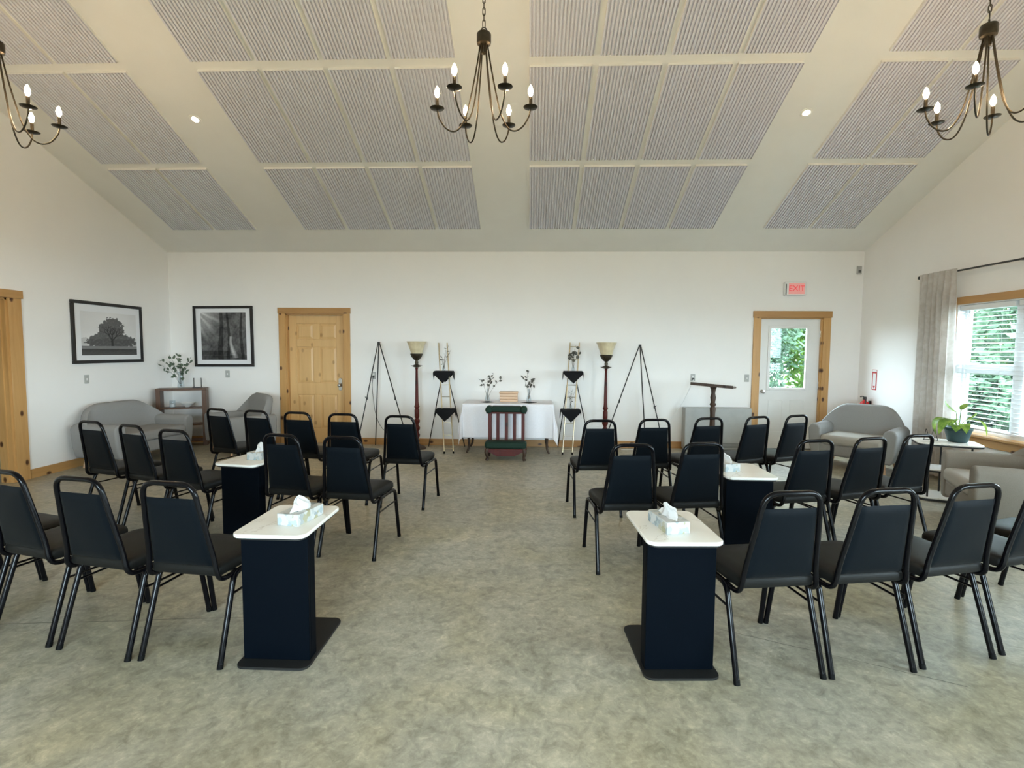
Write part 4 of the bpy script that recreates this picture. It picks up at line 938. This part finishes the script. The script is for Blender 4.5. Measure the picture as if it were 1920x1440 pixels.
MB().box(-.505, .505, -.085, .085, .015, .66).build('cabinet', HEATER, t, bevel=(.012, 3))
MB().box(-.49, .49, -.075, .085, 0, .016).build('plinth', DARKGR, t)
MB().box(-.05, .43, -.087, -.083, .045, .12).build('grille_recess', DARKGR, t)
for k in range(5): MB().box(-.05, .43, -.092, -.087, .052 + k * .014, .058 + k * .014).build('grille_slat', HEATER, t)

# ------------------------------------------------------------------ wall plates, cords, signs
def plate(name, lab, cat, loc, facing, holes=2, plug=False):
    t = thing(name, lab, cat, loc, {'-y': 0, '+x': R(90), '-x': R(-90)}[facing])
    MB().prism(rrect(-.035, .035, -.057, .057, .006, 3), -.007, 0, 'xz').build('cover_plate', GREYPL, t, bevel=(.002, 1))
    if holes == 2:
        for z in (-.022, .022): MB().prism(rrect(-.014, .014, z - .012, z + .012, .005, 3), -.010, -.006, 'xz').build('socket', WHITEPL, t)
    else: MB().box(-.008, .008, -.013, -.006, -.014, .014).build('toggle', WHITEPL, t)
    if plug: MB().box(-.014, .014, -.04, -.009, -.034, -.008).build('plug', BLACKM, t, bevel=(.003, 1))
    return t
plate('wall_switch', 'grey wall plate below the forest print', 'switch', (-4.887, YB - .001, 1.115), '-y', 1)
plate('wall_outlet', 'grey outlet with plug behind the left easel', 'outlet', (-2.505, YB - .001, 1.11), '-y', 2, True)
plate('wall_outlet', 'grey outlet with plug above the grey heater', 'outlet', (2.521, YB - .001, 1.115), '-y', 2, True)
plate('wall_switch', 'grey switch plate beside the white door', 'switch', (3.348, YB - .001, 1.112), '-y', 1)
plate('wall_switch', 'grey switch plate on the left wall under the oak print', 'switch', (XL + .001, 6.5, 1.112), '+x', 1)
o = MB().tube(spline([(2.521, 8.062, 1.09), (2.50, 8.06, 1.04), (2.40, 8.06, .80), (2.25, 8.06, .55), (2.12, 8.06, .40), (2.02, 8.05, .25), (1.93, 8.0, .03), (1.75, 7.95, .006), (1.4, 7.9, .006)], 6), .0045, 6).build('power_cord', WHITEPL, None, smooth=60); tag(o, 'pale power cord hanging from the outlet above the heater', 'cord')
o = MB().tube(spline([(-2.505, 8.062, 1.085), (-2.52, 8.06, .95), (-2.50, 8.06, .70), (-2.46, 8.07, .45), (-2.36, 8.065, .26), (-2.15, 8.05, .10), (-2.0, 7.95, .006), (-1.85, 7.88, .006)], 6), .004, 6).build('power_cord', DARKGR, None, smooth=60); tag(o, 'thin lamp cord hanging from the outlet behind the left easel', 'cord')
t = thing('wall_sensor', 'small grey sensor box high in the back right corner', 'sensor', (4.965, YB - .002, 2.767))
MB().box(-.032, .032, -.03, 0, -.06, .06).build('housing', MATS['grey_plastic'], t, bevel=(.005, 2)); MB().box(-.02, .02, -.033, -.029, -.04, .0).build('lens', DARKGR, t)
t = thing('exit_sign', 'red lit EXIT sign above the white door', 'sign', (4.012, YB - .001, 2.485))
MB().prism(rrect(-.165, .165, -.103, .103, .02, 4), -.055, 0, 'xz').build('housing', WHITEPL, t, bevel=(.006, 2))
MB().box(-.105, .135, -.0575, -.055, -.082, .082).build('face', EXITF, t)
MB().xf(Matrix()).add(*(lambda m: (m.v, m.f))(text_mb('EXIT', .118).xf(Matrix.Translation((.015, -.059, .0)) @ Matrix.Rotation(R(90), 4, 'X')))).build('lettering', EXITL, t)
MB().box(-.152, -.135, -.057, -.054, -.09, .07).build('side_slot', DARKGR, t)
t = thing('fire_extinguisher', 'red fire extinguisher hung on the right wall behind the loveseat', 'fire extinguisher', (XR - .085, 7.80, .445))
MB().lathe([(0, 0), (.06, .0), (.066, .012), (.066, .29), (.055, .335), (.025, .36), (.022, .38)], 20).build('cylinder', RED, t, smooth=40)
MB().lathe([(.022, .375), (.026, .39), (.022, .42), (0, .425)], 14).build('valve', BLACKM, t, smooth=40)
MB().tube([(0, .01, .41), (-.05, -.03, .43), (-.10, -.06, .425)], .009, 6).build('handle', BLACKM, t, smooth=60)
MB().tube(spline([(0, -.02, .40), (-.03, -.07, .38), (-.05, -.085, .25), (-.045, -.075, .14)], 5), .008, 6).build('hose', BLACKM, t, smooth=60)
MB().lathe([(.067, .14), (.067, .25)], 20).build('label_band', WHITEPL, t, smooth=60)
MB().box(.066, .084, -.02, .02, .2, .36).build('wall_bracket', BLACKM, t)
t = thing('extinguisher_sign', 'narrow red and white arrow sign on the right wall above the extinguisher', 'sign', (XR - .001, 7.735, 1.122), R(-90))
MB().box(-.05, .05, -.003, 0, -.15, .15).build('plate', REDP, t)
MB().box(-.030, .030, -.0045, -.003, -.138, .095).build('white_panel', WHITEPL, t)
MB().box(-.045, .045, -.0045, -.003, .118, .144).build('white_bar', WHITEPL, t)
MB().prism([(-.024, -.09), (0, -.13), (.024, -.09)], -.0055, -.0045, 'xz').build('red_arrow', REDP, t)
